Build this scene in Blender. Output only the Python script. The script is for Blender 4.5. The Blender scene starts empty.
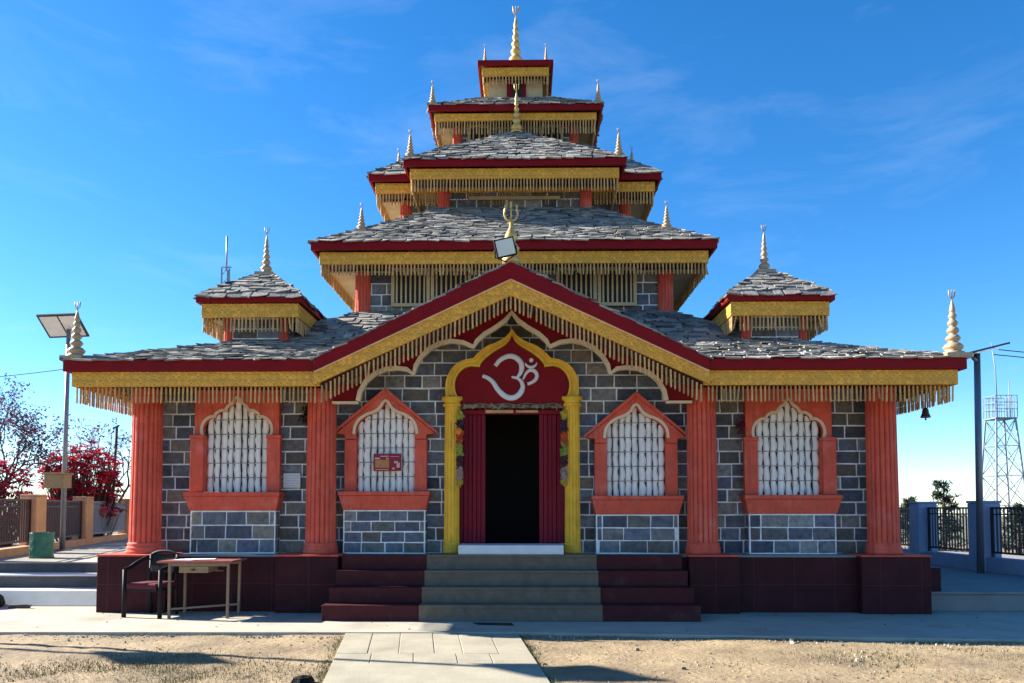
import bpy, math, random
from math import sin, cos, pi, radians as R
from mathutils import Vector
rnd = random.Random(7)
SC = bpy.context.scene
COL = SC.collection

# ------------------------------------------------------------------ camera
cd = bpy.data.cameras.new("camera"); cam = bpy.data.objects.new("camera", cd); COL.objects.link(cam)
cam.location = (0.2, 0.0, 1.6)
cam.rotation_euler = (R(93.0), 0, R(0.9))
cd.sensor_width = 36; cd.lens = 28.125; cd.shift_y = 0.12165
cd.clip_start = 0.05; cd.clip_end = 60000
SC.camera = cam

# ------------------------------------------------------------------ world, sun, exposure
SUN_EL, SUN_BACK = 30.0, 14.0            # elevation; degrees behind the facade, from the left
w = bpy.data.worlds.new("World"); SC.world = w; w.use_nodes = True
wn, wl = w.node_tree.nodes, w.node_tree.links
wn.clear()
wo = wn.new('ShaderNodeOutputWorld'); bg = wn.new('ShaderNodeBackground'); sky = wn.new('ShaderNodeTexSky')
sky.sky_type = 'NISHITA'; sky.sun_disc = False
sky.sun_elevation = R(SUN_EL); sky.sun_rotation = R(270 + SUN_BACK)
sky.altitude = 2200; sky.air_density = 1.1; sky.dust_density = 0.8; sky.ozone_density = 4.2
bg.inputs['Strength'].default_value = 0.08
tc = wn.new('ShaderNodeTexCoord'); mp = wn.new('ShaderNodeMapping'); mp.inputs['Scale'].default_value = (1.3, 1.3, 5.0); mp.inputs['Rotation'].default_value = (0, R(8), R(20))
nz = wn.new('ShaderNodeTexNoise'); nz.inputs['Scale'].default_value = 2.6; nz.inputs['Detail'].default_value = 7; nz.inputs['Roughness'].default_value = 0.62; nz.inputs['Distortion'].default_value = 0.6
cr = wn.new('ShaderNodeValToRGB'); cr.color_ramp.elements[0].position = 0.52; cr.color_ramp.elements[1].position = 0.95
cr.color_ramp.elements[1].color = (0.13, 0.13, 0.13, 1)
mx = wn.new('ShaderNodeMix'); mx.data_type = 'RGBA'; mx.inputs[7].default_value = (6.0, 6.4, 6.8, 1)
wl.new(tc.outputs['Generated'], mp.inputs[0]); wl.new(mp.outputs[0], nz.inputs['Vector']); wl.new(nz.outputs['Fac'], cr.inputs[0])
wl.new(cr.outputs[0], mx.inputs[0]); hs = wn.new('ShaderNodeHueSaturation'); hs.inputs['Saturation'].default_value = 1.27; wl.new(sky.outputs[0], hs.inputs['Color']); wl.new(hs.outputs[0], mx.inputs[6]); wl.new(mx.outputs[2], bg.inputs['Color']); wl.new(bg.outputs[0], wo.inputs[0])

sd = bpy.data.lights.new("sun", 'SUN'); sd.energy = 5.0; sd.angle = R(0.5); sd.color = (1.0, 0.93, 0.82)
sun = bpy.data.objects.new("sun", sd); COL.objects.link(sun); sun.location = (-30, 10, 30)
sv = Vector((-cos(R(SUN_BACK))*cos(R(SUN_EL)), sin(R(SUN_BACK))*cos(R(SUN_EL)), sin(R(SUN_EL))))
sun.rotation_euler = sv.to_track_quat('Z', 'Y').to_euler()
SC.view_settings.view_transform = 'Standard'; SC.view_settings.look = 'None'
SC.view_settings.gamma = 1; SC.view_settings.exposure = 1.7
SC.view_settings.use_curve_mapping = False

# ------------------------------------------------------------------ materials
MATS = {}
def mat(name, col, rough=0.7, metal=0.0, var=0.12, scale=6.0, bump=0.0, bscale=40.0, tone=False, col2=None, c2pos=(0.45, 0.7), spec=0.4, coat=0.0, extra=None):
    """A painted / mineral surface: base colour broken by two noises, optional second colour, per-piece tone and bump."""
    m = bpy.data.materials.new(name); m.use_nodes = True
    n, l = m.node_tree.nodes, m.node_tree.links
    b = n['Principled BSDF']; b.inputs['Roughness'].default_value = rough; b.inputs['Metallic'].default_value = metal
    b.inputs['Specular IOR Level'].default_value = spec
    if coat: b.inputs['Coat Weight'].default_value = coat
    g = n.new('ShaderNodeNewGeometry')
    no = n.new('ShaderNodeTexNoise'); no.inputs['Scale'].default_value = scale; no.inputs['Detail'].default_value = 6; no.inputs['Roughness'].default_value = 0.65
    l.new(g.outputs['Position'], no.inputs['Vector'])
    cur = None
    if tone:
        a = n.new('ShaderNodeAttribute'); a.attribute_name = 'tone'; cur = a.outputs['Color']
    if col2:
        no2 = n.new('ShaderNodeTexNoise'); no2.inputs['Scale'].default_value = scale*0.55; no2.inputs['Detail'].default_value = 8
        no2.inputs['Roughness'].default_value = 0.7
        l.new(g.outputs['Position'], no2.inputs['Vector'])
        r2 = n.new('ShaderNodeValToRGB'); r2.color_ramp.elements[0].position = c2pos[0]; r2.color_ramp.elements[1].position = c2pos[1]
        l.new(no2.outputs['Fac'], r2.inputs[0])
        mm = n.new('ShaderNodeMix'); mm.data_type = 'RGBA'; l.new(r2.outputs[0], mm.inputs[0])
        if cur: l.new(cur, mm.inputs[6])
        else: mm.inputs[6].default_value = (*col, 1)
        mm.inputs[7].default_value = (*col2, 1); cur = mm.outputs[2]
    mr = n.new('ShaderNodeMapRange'); mr.inputs[1].default_value = 0.25; mr.inputs[2].default_value = 0.75
    mr.inputs[3].default_value = 1 - var; mr.inputs[4].default_value = 1 + var
    l.new(no.outputs['Fac'], mr.inputs[0])
    mul = n.new('ShaderNodeMix'); mul.data_type = 'RGBA'; mul.blend_type = 'MULTIPLY'; mul.inputs[0].default_value = 1
    if cur: l.new(cur, mul.inputs[6])
    else: mul.inputs[6].default_value = (*col, 1)
    l.new(mr.outputs[0], mul.inputs[7]); l.new(mul.outputs[2], b.inputs['Base Color'])
    rr = n.new('ShaderNodeMapRange'); rr.inputs[3].default_value = max(0.05, rough - 0.12); rr.inputs[4].default_value = min(1, rough + 0.12)
    l.new(no.outputs['Fac'], rr.inputs[0]); l.new(rr.outputs[0], b.inputs['Roughness'])
    if bump:
        nb = n.new('ShaderNodeTexNoise'); nb.inputs['Scale'].default_value = bscale; nb.inputs['Detail'].default_value = 6
        l.new(g.outputs['Position'], nb.inputs['Vector'])
        bm = n.new('ShaderNodeBump'); bm.inputs['Strength'].default_value = 1.0; bm.inputs['Distance'].default_value = bump
        l.new(nb.outputs['Fac'], bm.inputs['Height']); l.new(bm.outputs[0], b.inputs['Normal'])
    if extra: extra(m, n, l, b, mul)
    MATS[name] = m
    return m

def gold_extra(m, n, l, b, mul):
    # embossed floral band: voronoi rosettes pressed into the board
    uv = n.new('ShaderNodeUVMap')
    v = n.new('ShaderNodeTexVoronoi'); v.feature = 'SMOOTH_F1'; v.inputs['Scale'].default_value = 10.5; v.inputs['Randomness'].default_value = 0.22
    l.new(uv.outputs[0], v.inputs['Vector'])
    wv = n.new('ShaderNodeMath'); wv.operation = 'SINE'; ml = n.new('ShaderNodeMath'); ml.operation = 'MULTIPLY'; ml.inputs[1].default_value = 17
    l.new(v.outputs['Distance'], ml.inputs[0]); l.new(ml.outputs[0], wv.inputs[0])
    bm = n.new('ShaderNodeBump'); bm.inputs['Strength'].default_value = 1; bm.inputs['Distance'].default_value = 0.006
    l.new(wv.outputs[0], bm.inputs['Height']); l.new(bm.outputs[0], b.inputs['Normal'])
    mr = n.new('ShaderNodeMapRange'); mr.inputs[1].default_value = -1; mr.inputs[2].default_value = 1
    l.new(wv.outputs[0], mr.inputs[0])
    mm = n.new('ShaderNodeMix'); mm.data_type = 'RGBA'; mm.inputs[7].default_value = (0.50, 0.27, 0.035, 1)
    m2 = n.new('ShaderNodeMath'); m2.operation = 'MULTIPLY'; m2.inputs[1].default_value = 0.75
    l.new(mr.outputs[0], m2.inputs[0]); l.new(m2.outputs[0], mm.inputs[0]); l.new(mul.outputs[2], mm.inputs[6]); l.new(mm.outputs[2], b.inputs['Base Color'])

def wear_extra(dark):
    # rain streaks and rubbed patches with a shape of their own, stretched down the surface
    def f(m, n, l, b, mul):
        g = n.new('ShaderNodeNewGeometry'); mp = n.new('ShaderNodeMapping'); mp.inputs['Scale'].default_value = (9, 9, 1.1); l.new(g.outputs['Position'], mp.inputs[0])
        no = n.new('ShaderNodeTexNoise'); no.inputs['Scale'].default_value = 1.6; no.inputs['Detail'].default_value = 9; no.inputs['Roughness'].default_value = .72; l.new(mp.outputs[0], no.inputs['Vector'])
        r = n.new('ShaderNodeValToRGB'); r.color_ramp.elements[0].position = .52; r.color_ramp.elements[1].position = .68; r.color_ramp.elements[1].color = (.75, .75, .75, 1); l.new(no.outputs['Fac'], r.inputs[0])
        mm = n.new('ShaderNodeMix'); mm.data_type = 'RGBA'; mm.inputs[7].default_value = (*dark, 1); l.new(r.outputs[0], mm.inputs[0]); l.new(mul.outputs[2], mm.inputs[6]); l.new(mm.outputs[2], b.inputs['Base Color'])
    return f

def tile_extra(tw, th, joint, off=0.0, msize=0.006):
    def f(m, n, l, b, mul):
        uv = n.new('ShaderNodeUVMap'); br = n.new('ShaderNodeTexBrick'); br.offset = off
        br.inputs['Scale'].default_value = 1; br.inputs['Brick Width'].default_value = tw; br.inputs['Row Height'].default_value = th
        br.inputs['Mortar Size'].default_value = msize; br.inputs['Color1'].default_value = (0.88, 0.88, 0.88, 1); br.inputs['Color2'].default_value = (1.1, 1.1, 1.1, 1)
        br.inputs['Mortar'].default_value = (1, 1, 1, 1)
        l.new(uv.outputs[0], br.inputs['Vector'])
        m1 = n.new('ShaderNodeMix'); m1.data_type = 'RGBA'; m1.blend_type = 'MULTIPLY'; m1.inputs[0].default_value = 1
        l.new(mul.outputs[2], m1.inputs[6]); l.new(br.outputs['Color'], m1.inputs[7])
        m2 = n.new('ShaderNodeMix'); m2.data_type = 'RGBA'; m2.inputs[7].default_value = (*joint, 1)
        l.new(br.outputs['Fac'], m2.inputs[0]); l.new(m1.outputs[2], m2.inputs[6]); l.new(m2.outputs[2], b.inputs['Base Color'])
    return f

mat('slate', (.3, .3, .3), .85, spec=.2, var=.3, scale=5, bump=.012, bscale=22, tone=True, col2=(.30, .27, .21), c2pos=(.55, .8))
mat('slate_bed', (.08, .08, .085), .9, var=.3)
mat('stone', (.2, .2, .2), .8, spec=.25, var=.45, scale=11, bump=.03, bscale=20, tone=True, col2=(.11, .10, .08), c2pos=(.5, .8))
mat('mortar', (.84, .83, .80), .9, var=.28, scale=8, bump=.004, bscale=60)
mat('red_paint', (.63, .098, .054), .7, var=.2, scale=4.5, bump=.004, bscale=45, col2=(.70, .20, .15), c2pos=(.52, .80), spec=.25, extra=wear_extra((.36, .06, .045)))
mat('crimson_paint', (.20, .003, .006), .55, spec=.15, var=.2, scale=3, bump=.003, bscale=60, col2=(.15, .005, .008), c2pos=(.5, .8))
mat('door_paint', (.20, .003, .016), .5, spec=.2, var=.25, scale=6, bump=.004, bscale=35)
mat('maroon_tile', (.048, .008, .011), .6, spec=.15, var=.35, scale=4, bump=.001, bscale=80, col2=(.062, .017, .018), c2pos=(.5, .85), extra=tile_extra(.62, .43, (.068, .028, .028), 0, .005))
mat('maroon_step', (.062, .010, .012), .65, spec=.2, var=.3, scale=5, bump=.002, bscale=60, col2=(.11, .045, .04), c2pos=(.55, .85))
mat('step_carpet', (.155, .122, .088), .9, spec=.15, var=.22, scale=7, bump=.004, bscale=120, col2=(.19, .155, .115), c2pos=(.5, .8))
mat('gold_paint', (.86, .42, .06), .6, var=.22, scale=5, col2=(.66, .36, .08), c2pos=(.48, .78), spec=.25, extra=gold_extra)
mat('yellow_paint', (.80, .45, .035), .6, var=.18, scale=5, bump=.003, bscale=50, col2=(.64, .33, .03), c2pos=(.5, .8), spec=.25, extra=wear_extra((.42, .22, .04)))
mat('cream_paint', (.70, .56, .36), .6, var=.15, scale=5, bump=.002, bscale=60)
mat('soffit_wood', (.50, .36, .18), .7, var=.25, scale=3, bump=.003, bscale=40)
mat('pendant_wood', (.56, .38, .18), .65, var=.2, scale=9, tone=True)
mat('soffit_shade', (.055, .018, .012), .8, var=.25, scale=4)  # soffit colour darkened to paint the shade behind the pendants
mat('tan_board', (.30, .17, .08), .7, var=.25, scale=5)
mat('white_paint', (.66, .66, .64), .55, var=.08, scale=5, bump=.001)
mat('white_cloth', (.88, .83, .76), .9, var=.12, scale=6, bump=.004, bscale=30)
mat('black_iron', (.012, .012, .014), .5, var=.3)
mat('dark_plastic', (.010, .010, .012), .6, spec=.2, var=.3)
mat('unlit_dark', (.02, .018, .018), .9, var=.3)  # near-black colour paints the unlit depth of doorway, windows and shrine
mat('gold_metal', (.62, .38, .11), .4, metal=.3, var=.2, scale=12)
mat('pale_metal', (.38, .27, .16), .45, metal=.2, var=.2, scale=12, bump=.002)
mat('sand', (.275, .205, .118), .95, var=.34, scale=1.3, bump=.02, bscale=16, col2=(.15, .105, .062), c2pos=(.48, .68))
mat('concrete', (.38, .35, .28), .9, var=.14, scale=1.6, bump=.004, bscale=50, col2=(.25, .22, .165), c2pos=(.50, .74))
mat('paving', (.32, .29, .215), .9, var=.16, scale=2, bump=.004, bscale=50, col2=(.22, .195, .14), c2pos=(.5, .78))
mat('pale_riser', (.55, .56, .50), .9, var=.12, scale=3, bump=.003, bscale=40)
mat('shade_riser', (.085, .085, .085), .9, var=.25, scale=4, bump=.004, bscale=40)
mat('terrace_floor', (.36, .32, .26), .9, var=.2, scale=2, bump=.005, bscale=40)
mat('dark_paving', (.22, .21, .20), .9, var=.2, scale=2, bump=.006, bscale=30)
mat('pebble', (.3, .27, .2), .9, var=.3, scale=8, tone=True)
mat('dry_grass', (.14, .12, .045), .9, var=.3, scale=6, tone=True)
mat('tan_plaster', (.56, .30, .15), .85, var=.2, scale=3, bump=.004, bscale=40)
mat('blue_plaster', (.30, .35, .47), .85, var=.15, scale=3, bump=.004, bscale=40)
mat('rail_maroon', (.05, .014, .014), .5, var=.25)
mat('rail_dark', (.025, .028, .04), .5, var=.25)
mat('rail_grey', (.20, .22, .26), .6, var=.2)
mat('galvanised', (.20, .21, .24), .45, metal=.5, var=.15)
mat('green_drum', (.02, .13, .085), .5, var=.35, scale=12, col2=(.10, .20, .16), c2pos=(.55, .8))
mat('bark', (.075, .058, .05), .9, var=.3, scale=10, bump=.01, bscale=30)
mat('leaf', (.1, .1, .1), .6, var=.2, scale=4, tone=True)
mat('table_top', (.30, .085, .065), .4, var=.15, scale=6)
mat('tan_steel', (.24, .16, .095), .5, var=.2, scale=10)
mat('wood_box', (.28, .19, .09), .7, var=.25, scale=14)
mat('seat_cloth', (.10, .006, .015), .8, var=.2, scale=10)
mat('paper', (.72, .70, .72), .8, var=.06)
mat('glass_pane', (.55, .62, .58), .2, var=.05)
mat('solar_cell', (.02, .03, .07), .15, var=.1, coat=.4)
mat('banner_red', (.26, .012, .03), .6, var=.15, scale=14)
mat('banner_print', (.62, .40, .36), .6, var=.15, scale=14)
mat('banner_gold', (.45, .20, .06), .6, var=.3, scale=40)
mat('plaque_white', (.66, .68, .66), .6, var=.05)
mat('faint_ink', (.40, .42, .43), .7, var=.05)
mat('marigold', (.75, .20, .02), .8, var=.2)
mat('cable', (.03, .03, .035), .6)
mat('tower_steel', (.24, .26, .29), .5, metal=.2, var=.1)
mat('bronze', (.10, .07, .05), .45, metal=.7, var=.2)
mat('rubber', (.02, .02, .02), .8, var=.3)

lm = MATS['leaf'].node_tree; tr_ = lm.nodes.new('ShaderNodeBsdfTranslucent'); ms_ = lm.nodes.new('ShaderNodeMixShader'); ms_.inputs[0].default_value = .42
bc_ = lm.nodes['Principled BSDF'].inputs['Base Color'].links[0].from_socket; lm.links.new(bc_, tr_.inputs['Color'])
lm.links.new(lm.nodes['Principled BSDF'].outputs[0], ms_.inputs[1]); lm.links.new(tr_.outputs[0], ms_.inputs[2])
lm.links.new(ms_.outputs[0], lm.nodes['Material Output'].inputs['Surface'])

# far terrain: olive and brown hillsides
mat('terrain', (.10, .11, .06), 1, var=.3, scale=.004, col2=(.20, .17, .12), c2pos=(.45, .6))

# ------------------------------------------------------------------ mesh builder
WPOS = {}
class MB:
    def __init__(s): s.v = []; s.f = []; s.mi = []; s.tn = []; s.sm = []
    def face(s, pts, mi=0, tone=None, smooth=False):
        b = len(s.v); s.v += [tuple(p) for p in pts]; s.f.append(tuple(range(b, b+len(pts)))); s.mi.append(mi); s.tn.append(tone); s.sm.append(smooth)
    def idx(s, pts, faces, mi=0, tone=None, smooth=False):
        b = len(s.v); s.v += [tuple(p) for p in pts]
        for f in faces: s.f.append(tuple(b+i for i in f)); s.mi.append(mi); s.tn.append(tone); s.sm.append(smooth)
    def hexa(s, p, mi=0, tone=None):   # 8 corners: bottom 0-3 ccw, top 4-7
        s.idx(p, [(3,2,1,0),(4,5,6,7),(0,1,5,4),(1,2,6,5),(2,3,7,6),(3,0,4,7)], mi, tone)
    def box(s, x0, y0, z0, x1, y1, z1, mi=0, tone=None):
        x0, x1 = min(x0,x1), max(x0,x1); y0, y1 = min(y0,y1), max(y0,y1); z0, z1 = min(z0,z1), max(z0,z1)
        s.hexa([(x0,y0,z0),(x1,y0,z0),(x1,y1,z0),(x0,y1,z0),(x0,y0,z1),(x1,y0,z1),(x1,y1,z1),(x0,y1,z1)], mi, tone)
    def prism(s, poly, y0, y1, mi=0, tone=None):  # polygon in XZ, seen from -Y anticlockwise, extruded y0 (front) to y1
        a = sum(poly[i][0]*poly[(i+1)%len(poly)][1]-poly[(i+1)%len(poly)][0]*poly[i][1] for i in range(len(poly)))
        if a < 0: poly = poly[::-1]
        n = len(poly)
        s.idx([(x,y0,z) for x,z in poly]+[(x,y1,z) for x,z in poly],
              [tuple(range(n)), tuple(range(2*n-1,n-1,-1))]+[((i+1)%n, i, n+i, n+(i+1)%n) for i in range(n)], mi, tone)
    def extr(s, poly, z0, z1, mi=0, tone=None):   # polygon in XY extruded in z
        a = sum(poly[i][0]*poly[(i+1)%len(poly)][1]-poly[(i+1)%len(poly)][0]*poly[i][1] for i in range(len(poly)))
        if a < 0: poly = poly[::-1]
        n = len(poly)
        s.idx([(x,y,z0) for x,y in poly]+[(x,y,z1) for x,y in poly],
              [tuple(range(n-1,-1,-1)), tuple(range(n,2*n))]+[(i,(i+1)%n,n+(i+1)%n,n+i) for i in range(n)], mi, tone)
    def lathe(s, prof, cx, cy, n=16, mi=0, tone=None, rf=None, smooth=True, squash=1.0):
        b = len(s.v); m = len(prof)
        for (r, z) in prof:
            for k in range(n):
                a = 2*pi*k/n; q = r*(rf(a) if rf else 1)
                s.v.append((cx+q*cos(a), cy+q*sin(a)*squash, z))
        fs = []
        for j in range(m-1):
            for k in range(n):
                fs.append((b+j*n+k, b+j*n+(k+1)%n, b+(j+1)*n+(k+1)%n, b+(j+1)*n+k))
        fs.append(tuple(b+k for k in range(n-1,-1,-1))); fs.append(tuple(b+(m-1)*n+k for k in range(n)))
        for i, f in enumerate(fs): s.f.append(f); s.mi.append(mi); s.tn.append(tone); s.sm.append(smooth and i < len(fs)-2)
    def tube(s, path, r, n=6, mi=0, tone=None, smooth=True):
        P = [Vector(p) for p in path]; b = len(s.v); m = len(P)
        rs = r if isinstance(r, (list, tuple)) else [r]*m
        for j in range(m):
            d = (P[min(j+1,m-1)]-P[max(j-1,0)]).normalized()
            u = d.cross(Vector((0,0,1)) if abs(d.z) < .95 else Vector((1,0,0))).normalized(); v = d.cross(u)
            for k in range(n):
                a = 2*pi*k/n; q = P[j]+u*(rs[j]*cos(a))+v*(rs[j]*sin(a)); s.v.append(tuple(q))
        fs = []
        for j in range(m-1):
            for k in range(n): fs.append((b+j*n+k, b+j*n+(k+1)%n, b+(j+1)*n+(k+1)%n, b+(j+1)*n+k))
        fs.append(tuple(b+k for k in range(n-1,-1,-1))); fs.append(tuple(b+(m-1)*n+k for k in range(n)))
        for i, f in enumerate(fs): s.f.append(f); s.mi.append(mi); s.tn.append(tone); s.sm.append(smooth and i < len(fs)-2)
    def bar(s, a, b, w, h=None, mi=0, tone=None):   # square-section bar between points
        h = h or w; a, b = Vector(a), Vector(b); d = (b-a).normalized()
        u = d.cross(Vector((0,0,1)) if abs(d.z) < .95 else Vector((0,1,0))).normalized(); v = u.cross(d)
        c = [(-1,-1),(1,-1),(1,1),(-1,1)]
        p = [tuple(a+u*(i*w/2)+v*(j*h/2)) for i,j in c]+[tuple(b+u*(i*w/2)+v*(j*h/2)) for i,j in c]
        s.idx(p, [(0,1,2,3),(7,6,5,4),(1,0,4,5),(2,1,5,6),(3,2,6,7),(0,3,7,4)], mi, tone)
    def band(s, line, width, y0, y1, mi=0, side=1):   # a strip of given width along an XZ polyline, extruded y0..y1
        n = len(line); out = []
        for i in range(n):
            a = Vector(line[max(i-1,0)]); c = Vector(line[min(i+1,n-1)]); d = (c-a)
            d = d.normalized() if d.length else Vector((1,0)); nn = Vector((-d.y, d.x))*side
            out.append((line[i][0]+nn.x*width, line[i][1]+nn.y*width))
        for i in range(n-1):
            q = [line[i], line[i+1], out[i+1], out[i]]
            s.prism(q, y0, y1, mi)
    def ribbon(s, line, widths, y0, h, mi=0):  # raised rounded brush stroke on an XZ plane (front at y0-h)
        n = len(line); secs = []
        for i in range(n):
            a = Vector(line[max(i-1,0)]); c = Vector(line[min(i+1,n-1)]); d = (c-a).normalized(); nn = Vector((-d.y, d.x)); q = widths[i]/2
            P = Vector(line[i]); secs.append([(P.x+nn.x*q*t, y0-h*e, P.y+nn.y*q*t) for t, e in ((1,0),(1,.55),(.6,.95),(0,1),(-.6,.95),(-1,.55),(-1,0))])
        b = len(s.v); m = 7
        for q in secs: s.v += q
        for i in range(n-1):
            for k in range(m-1):
                s.f.append((b+i*m+k, b+(i+1)*m+k, b+(i+1)*m+k+1, b+i*m+k+1)); s.mi.append(mi); s.tn.append(None); s.sm.append(True)
        s.f.append(tuple(b+k for k in range(m))); s.f.append(tuple(b+(n-1)*m+k for k in range(m-1,-1,-1)))
        s.mi += [mi, mi]; s.tn += [None, None]; s.sm += [False, False]
    def build(s, name, mats, parent=None, origin=None, bevel=0):
        me = bpy.data.meshes.new(name)
        if parent is not None: O = WPOS[parent.name]
        elif origin is not None: O = Vector(origin)
        else:
            xs = [p[0] for p in s.v]; ys = [p[1] for p in s.v]; O = Vector(((min(xs)+max(xs))/2, (min(ys)+max(ys))/2, min(p[2] for p in s.v)))
        me.from_pydata([(x-O.x, y-O.y, z-O.z) for x, y, z in s.v], [], s.f)
        mats = mats if isinstance(mats, (list, tuple)) else [mats]
        for m in mats: me.materials.append(MATS[m])
        me.polygons.foreach_set('material_index', s.mi); me.polygons.foreach_set('use_smooth', s.sm)
        uvl = me.uv_layers.new(name='UVMap'); me.update()
        uv = [0.0]*(2*len(me.loops)); tones = None
        if any(t is not None for t in s.tn):
            at = me.color_attributes.new('tone', 'FLOAT_COLOR', 'CORNER'); tones = [0.0]*(4*len(me.loops))
        vs = me.vertices
        for p in me.polygons:
            nx, ny, nz_ = (abs(c) for c in p.normal); t = s.tn[p.index] or (.3, .3, .3)
            for li in p.loop_indices:
                c = vs[me.loops[li].vertex_index].co
                if nz_ > nx and nz_ > ny: u = (c.x, c.y)
                elif nx > ny: u = (c.y, c.z)
                else: u = (c.x, c.z)
                uv[2*li], uv[2*li+1] = u
                if tones: tones[4*li:4*li+4] = (t[0], t[1], t[2], 1)
        uvl.data.foreach_set('uv', uv)
        if tones: at.data.foreach_set('color', tones)
        o = bpy.data.objects.new(name, me); COL.objects.link(o)
        if parent is not None: o.parent = parent; o.location = (0, 0, 0)
        else: o.location = O
        WPOS[o.name] = O
        if bevel:
            bv = o.modifiers.new('bevel', 'BEVEL'); bv.width = bevel; bv.segments = 2; bv.limit_method = 'ANGLE'
        return o

def empty(name, loc, parent=None):
    o = bpy.data.objects.new(name, None); COL.objects.link(o); o.empty_display_size = .2
    P = WPOS[parent.name] if parent is not None else Vector((0, 0, 0))
    o.parent = parent; o.location = Vector(loc)-P; WPOS[o.name] = Vector(loc)
    return o
def tag(o, label, cat, group=None, kind=None):
    o['label'] = label; o['category'] = cat
    if group: o['group'] = group
    if kind: o['kind'] = kind
    return o
def kind(o, k): o['kind'] = k; return o
def copy_tree(o, parent=None, shift=(0, 0, 0), scale=None):
    c = o.copy(); COL.objects.link(c); c.parent = parent if parent is not None else o.parent
    c.location = o.location+Vector(shift)
    if scale: c.scale = scale
    for ch in list(o.children): copy_tree(ch, c)
    return c
def jit(a): return rnd.uniform(-a, a)
def catmull(P, k=6):
    out = []; n = len(P)
    for i in range(n-1):
        p0, p1, p2, p3 = P[max(i-1,0)], P[i], P[i+1], P[min(i+2,n-1)]
        for j in range(k):
            t = j/k
            out.append(tuple(.5*((2*p1[d])+(-p0[d]+p2[d])*t+(2*p0[d]-5*p1[d]+4*p2[d]-p3[d])*t*t+(-p0[d]+3*p1[d]-3*p2[d]+p3[d])*t**3) for d in range(len(p1))))
    out.append(tuple(P[-1])); return out

# ------------------------------------------------------------------ ground, terrain, paving
def ground():
    import bisect
    mb = MB()
    # rings: plateau, then the mountain falls away to far valleys
    def h(x, y):
        r = math.hypot(x*.9, y-12)
        if r < 33: return -.05
        t = min(1, (r-33)/700); base = -.05-330*(t**.75)
        return base+(sin(x*.006+1)*cos(y*.005)*28+sin(x*.0017+y*.0011)*60)*min(1, (r-33)/300)
    rs = [0, 8, 16, 24, 32, 36, 42, 52, 70, 100, 150, 230, 350, 520, 800, 1200, 1900, 3000, 5000, 8000, 14000, 24000, 40000]
    n = 72; pts = [(0, 12, -.05)]
    for r in rs[1:]:
        for k in range(n):
            a = 2*pi*k/n; x = r*cos(a); y = 12+r*sin(a); pts.append((x, y, h(x, y)))
    fs = [(0, 1+k, 1+(k+1) % n) for k in range(n)]
    for j in range(len(rs)-2):
        for k in range(n): fs.append((1+j*n+k, 1+(j+1)*n+k, 1+(j+1)*n+(k+1) % n, 1+j*n+(k+1) % n))
    near = 1+4*n
    mb.idx(pts, fs, 0, None, True)
    for i, f in enumerate(mb.f): mb.mi[i] = 0 if max(f) < near+n else 1
    return kind(mb.build('ground', ['sand', 'terrain'], origin=(0, 0, 0)), 'structure')
ground()

def rough_sand():   # the sandy yard in front, really uneven
    mb = MB(); nx, ny = 150, 60; X0, X1, Y0, Y1 = -11, 11, 4.5, 10.6
    from mathutils import noise
    pts = []
    for j in range(ny+1):
        for i in range(nx+1):
            x = X0+(X1-X0)*i/nx; y = Y0+(Y1-Y0)*j/ny
            z = -.042+.022*noise.noise((x*.9, y*.9, 0))+.016*noise.noise((x*3.1, y*3.1, 3))+.008*noise.noise((x*8, y*8, 5))
            ed = min(1, (x-X0)/1, (X1-x)/1, (y-Y0)/.5)
            pts.append((x, y, -.06+(z+.06)*max(0, ed)))
    fs = [(j*(nx+1)+i, j*(nx+1)+i+1, (j+1)*(nx+1)+i+1, (j+1)*(nx+1)+i) for j in range(ny) for i in range(nx)]
    mb.idx(pts, fs, 0, None, True)
    return kind(mb.build('sand_yard', 'sand', origin=(0, 0, 0)), 'structure')
rough_sand()

pv = MB(); pv.extr([(-16, 10.34), (-6.6, 10.34), (0, 10.42), (.2, 10.42), (6.3, 9.93), (14, 9.3), (14, 13.3), (-16, 13.3)], -.12, 0.0)
kind(pv.build('pavement', 'concrete', origin=(0, 0, 0), bevel=.012), 'structure')

pa = MB()   # slabs of the path, each row of slightly different widths
def pathx(y): t = (10.40-y)/3.0; return -2.12+.46*t, .12+.33*t
for (ya, yb, cols) in ((10.395, 8.98, 6), (8.965, 8.40, 5), (8.385, 5.6, 1), (5.585, 3.5, 1)):
    l0, r0 = pathx(ya); l1, r1 = pathx(yb); cuts = [0]+[(k+jit(.1))/cols for k in range(1, cols)]+[1]
    for k in range(cols):
        g = .004; a, b = cuts[k], cuts[k+1]; z = -.012+jit(.004)
        P = [(l0+(r0-l0)*a+g, ya), (l0+(r0-l0)*b-g, ya), (l1+(r1-l1)*b-g, yb), (l1+(r1-l1)*a+g, yb)]
        pa.extr(P, -.10, z)
l0, r0 = pathx(10.39); l1, r1 = pathx(3.5); pa.extr([(l0+.02, 10.39), (r0-.02, 10.39), (r1-.02, 3.5), (l1+.02, 3.5)], -.09, -.021)
kind(pa.build('path', 'paving', origin=(0, 0, 0), bevel=.006), 'structure')

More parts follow.
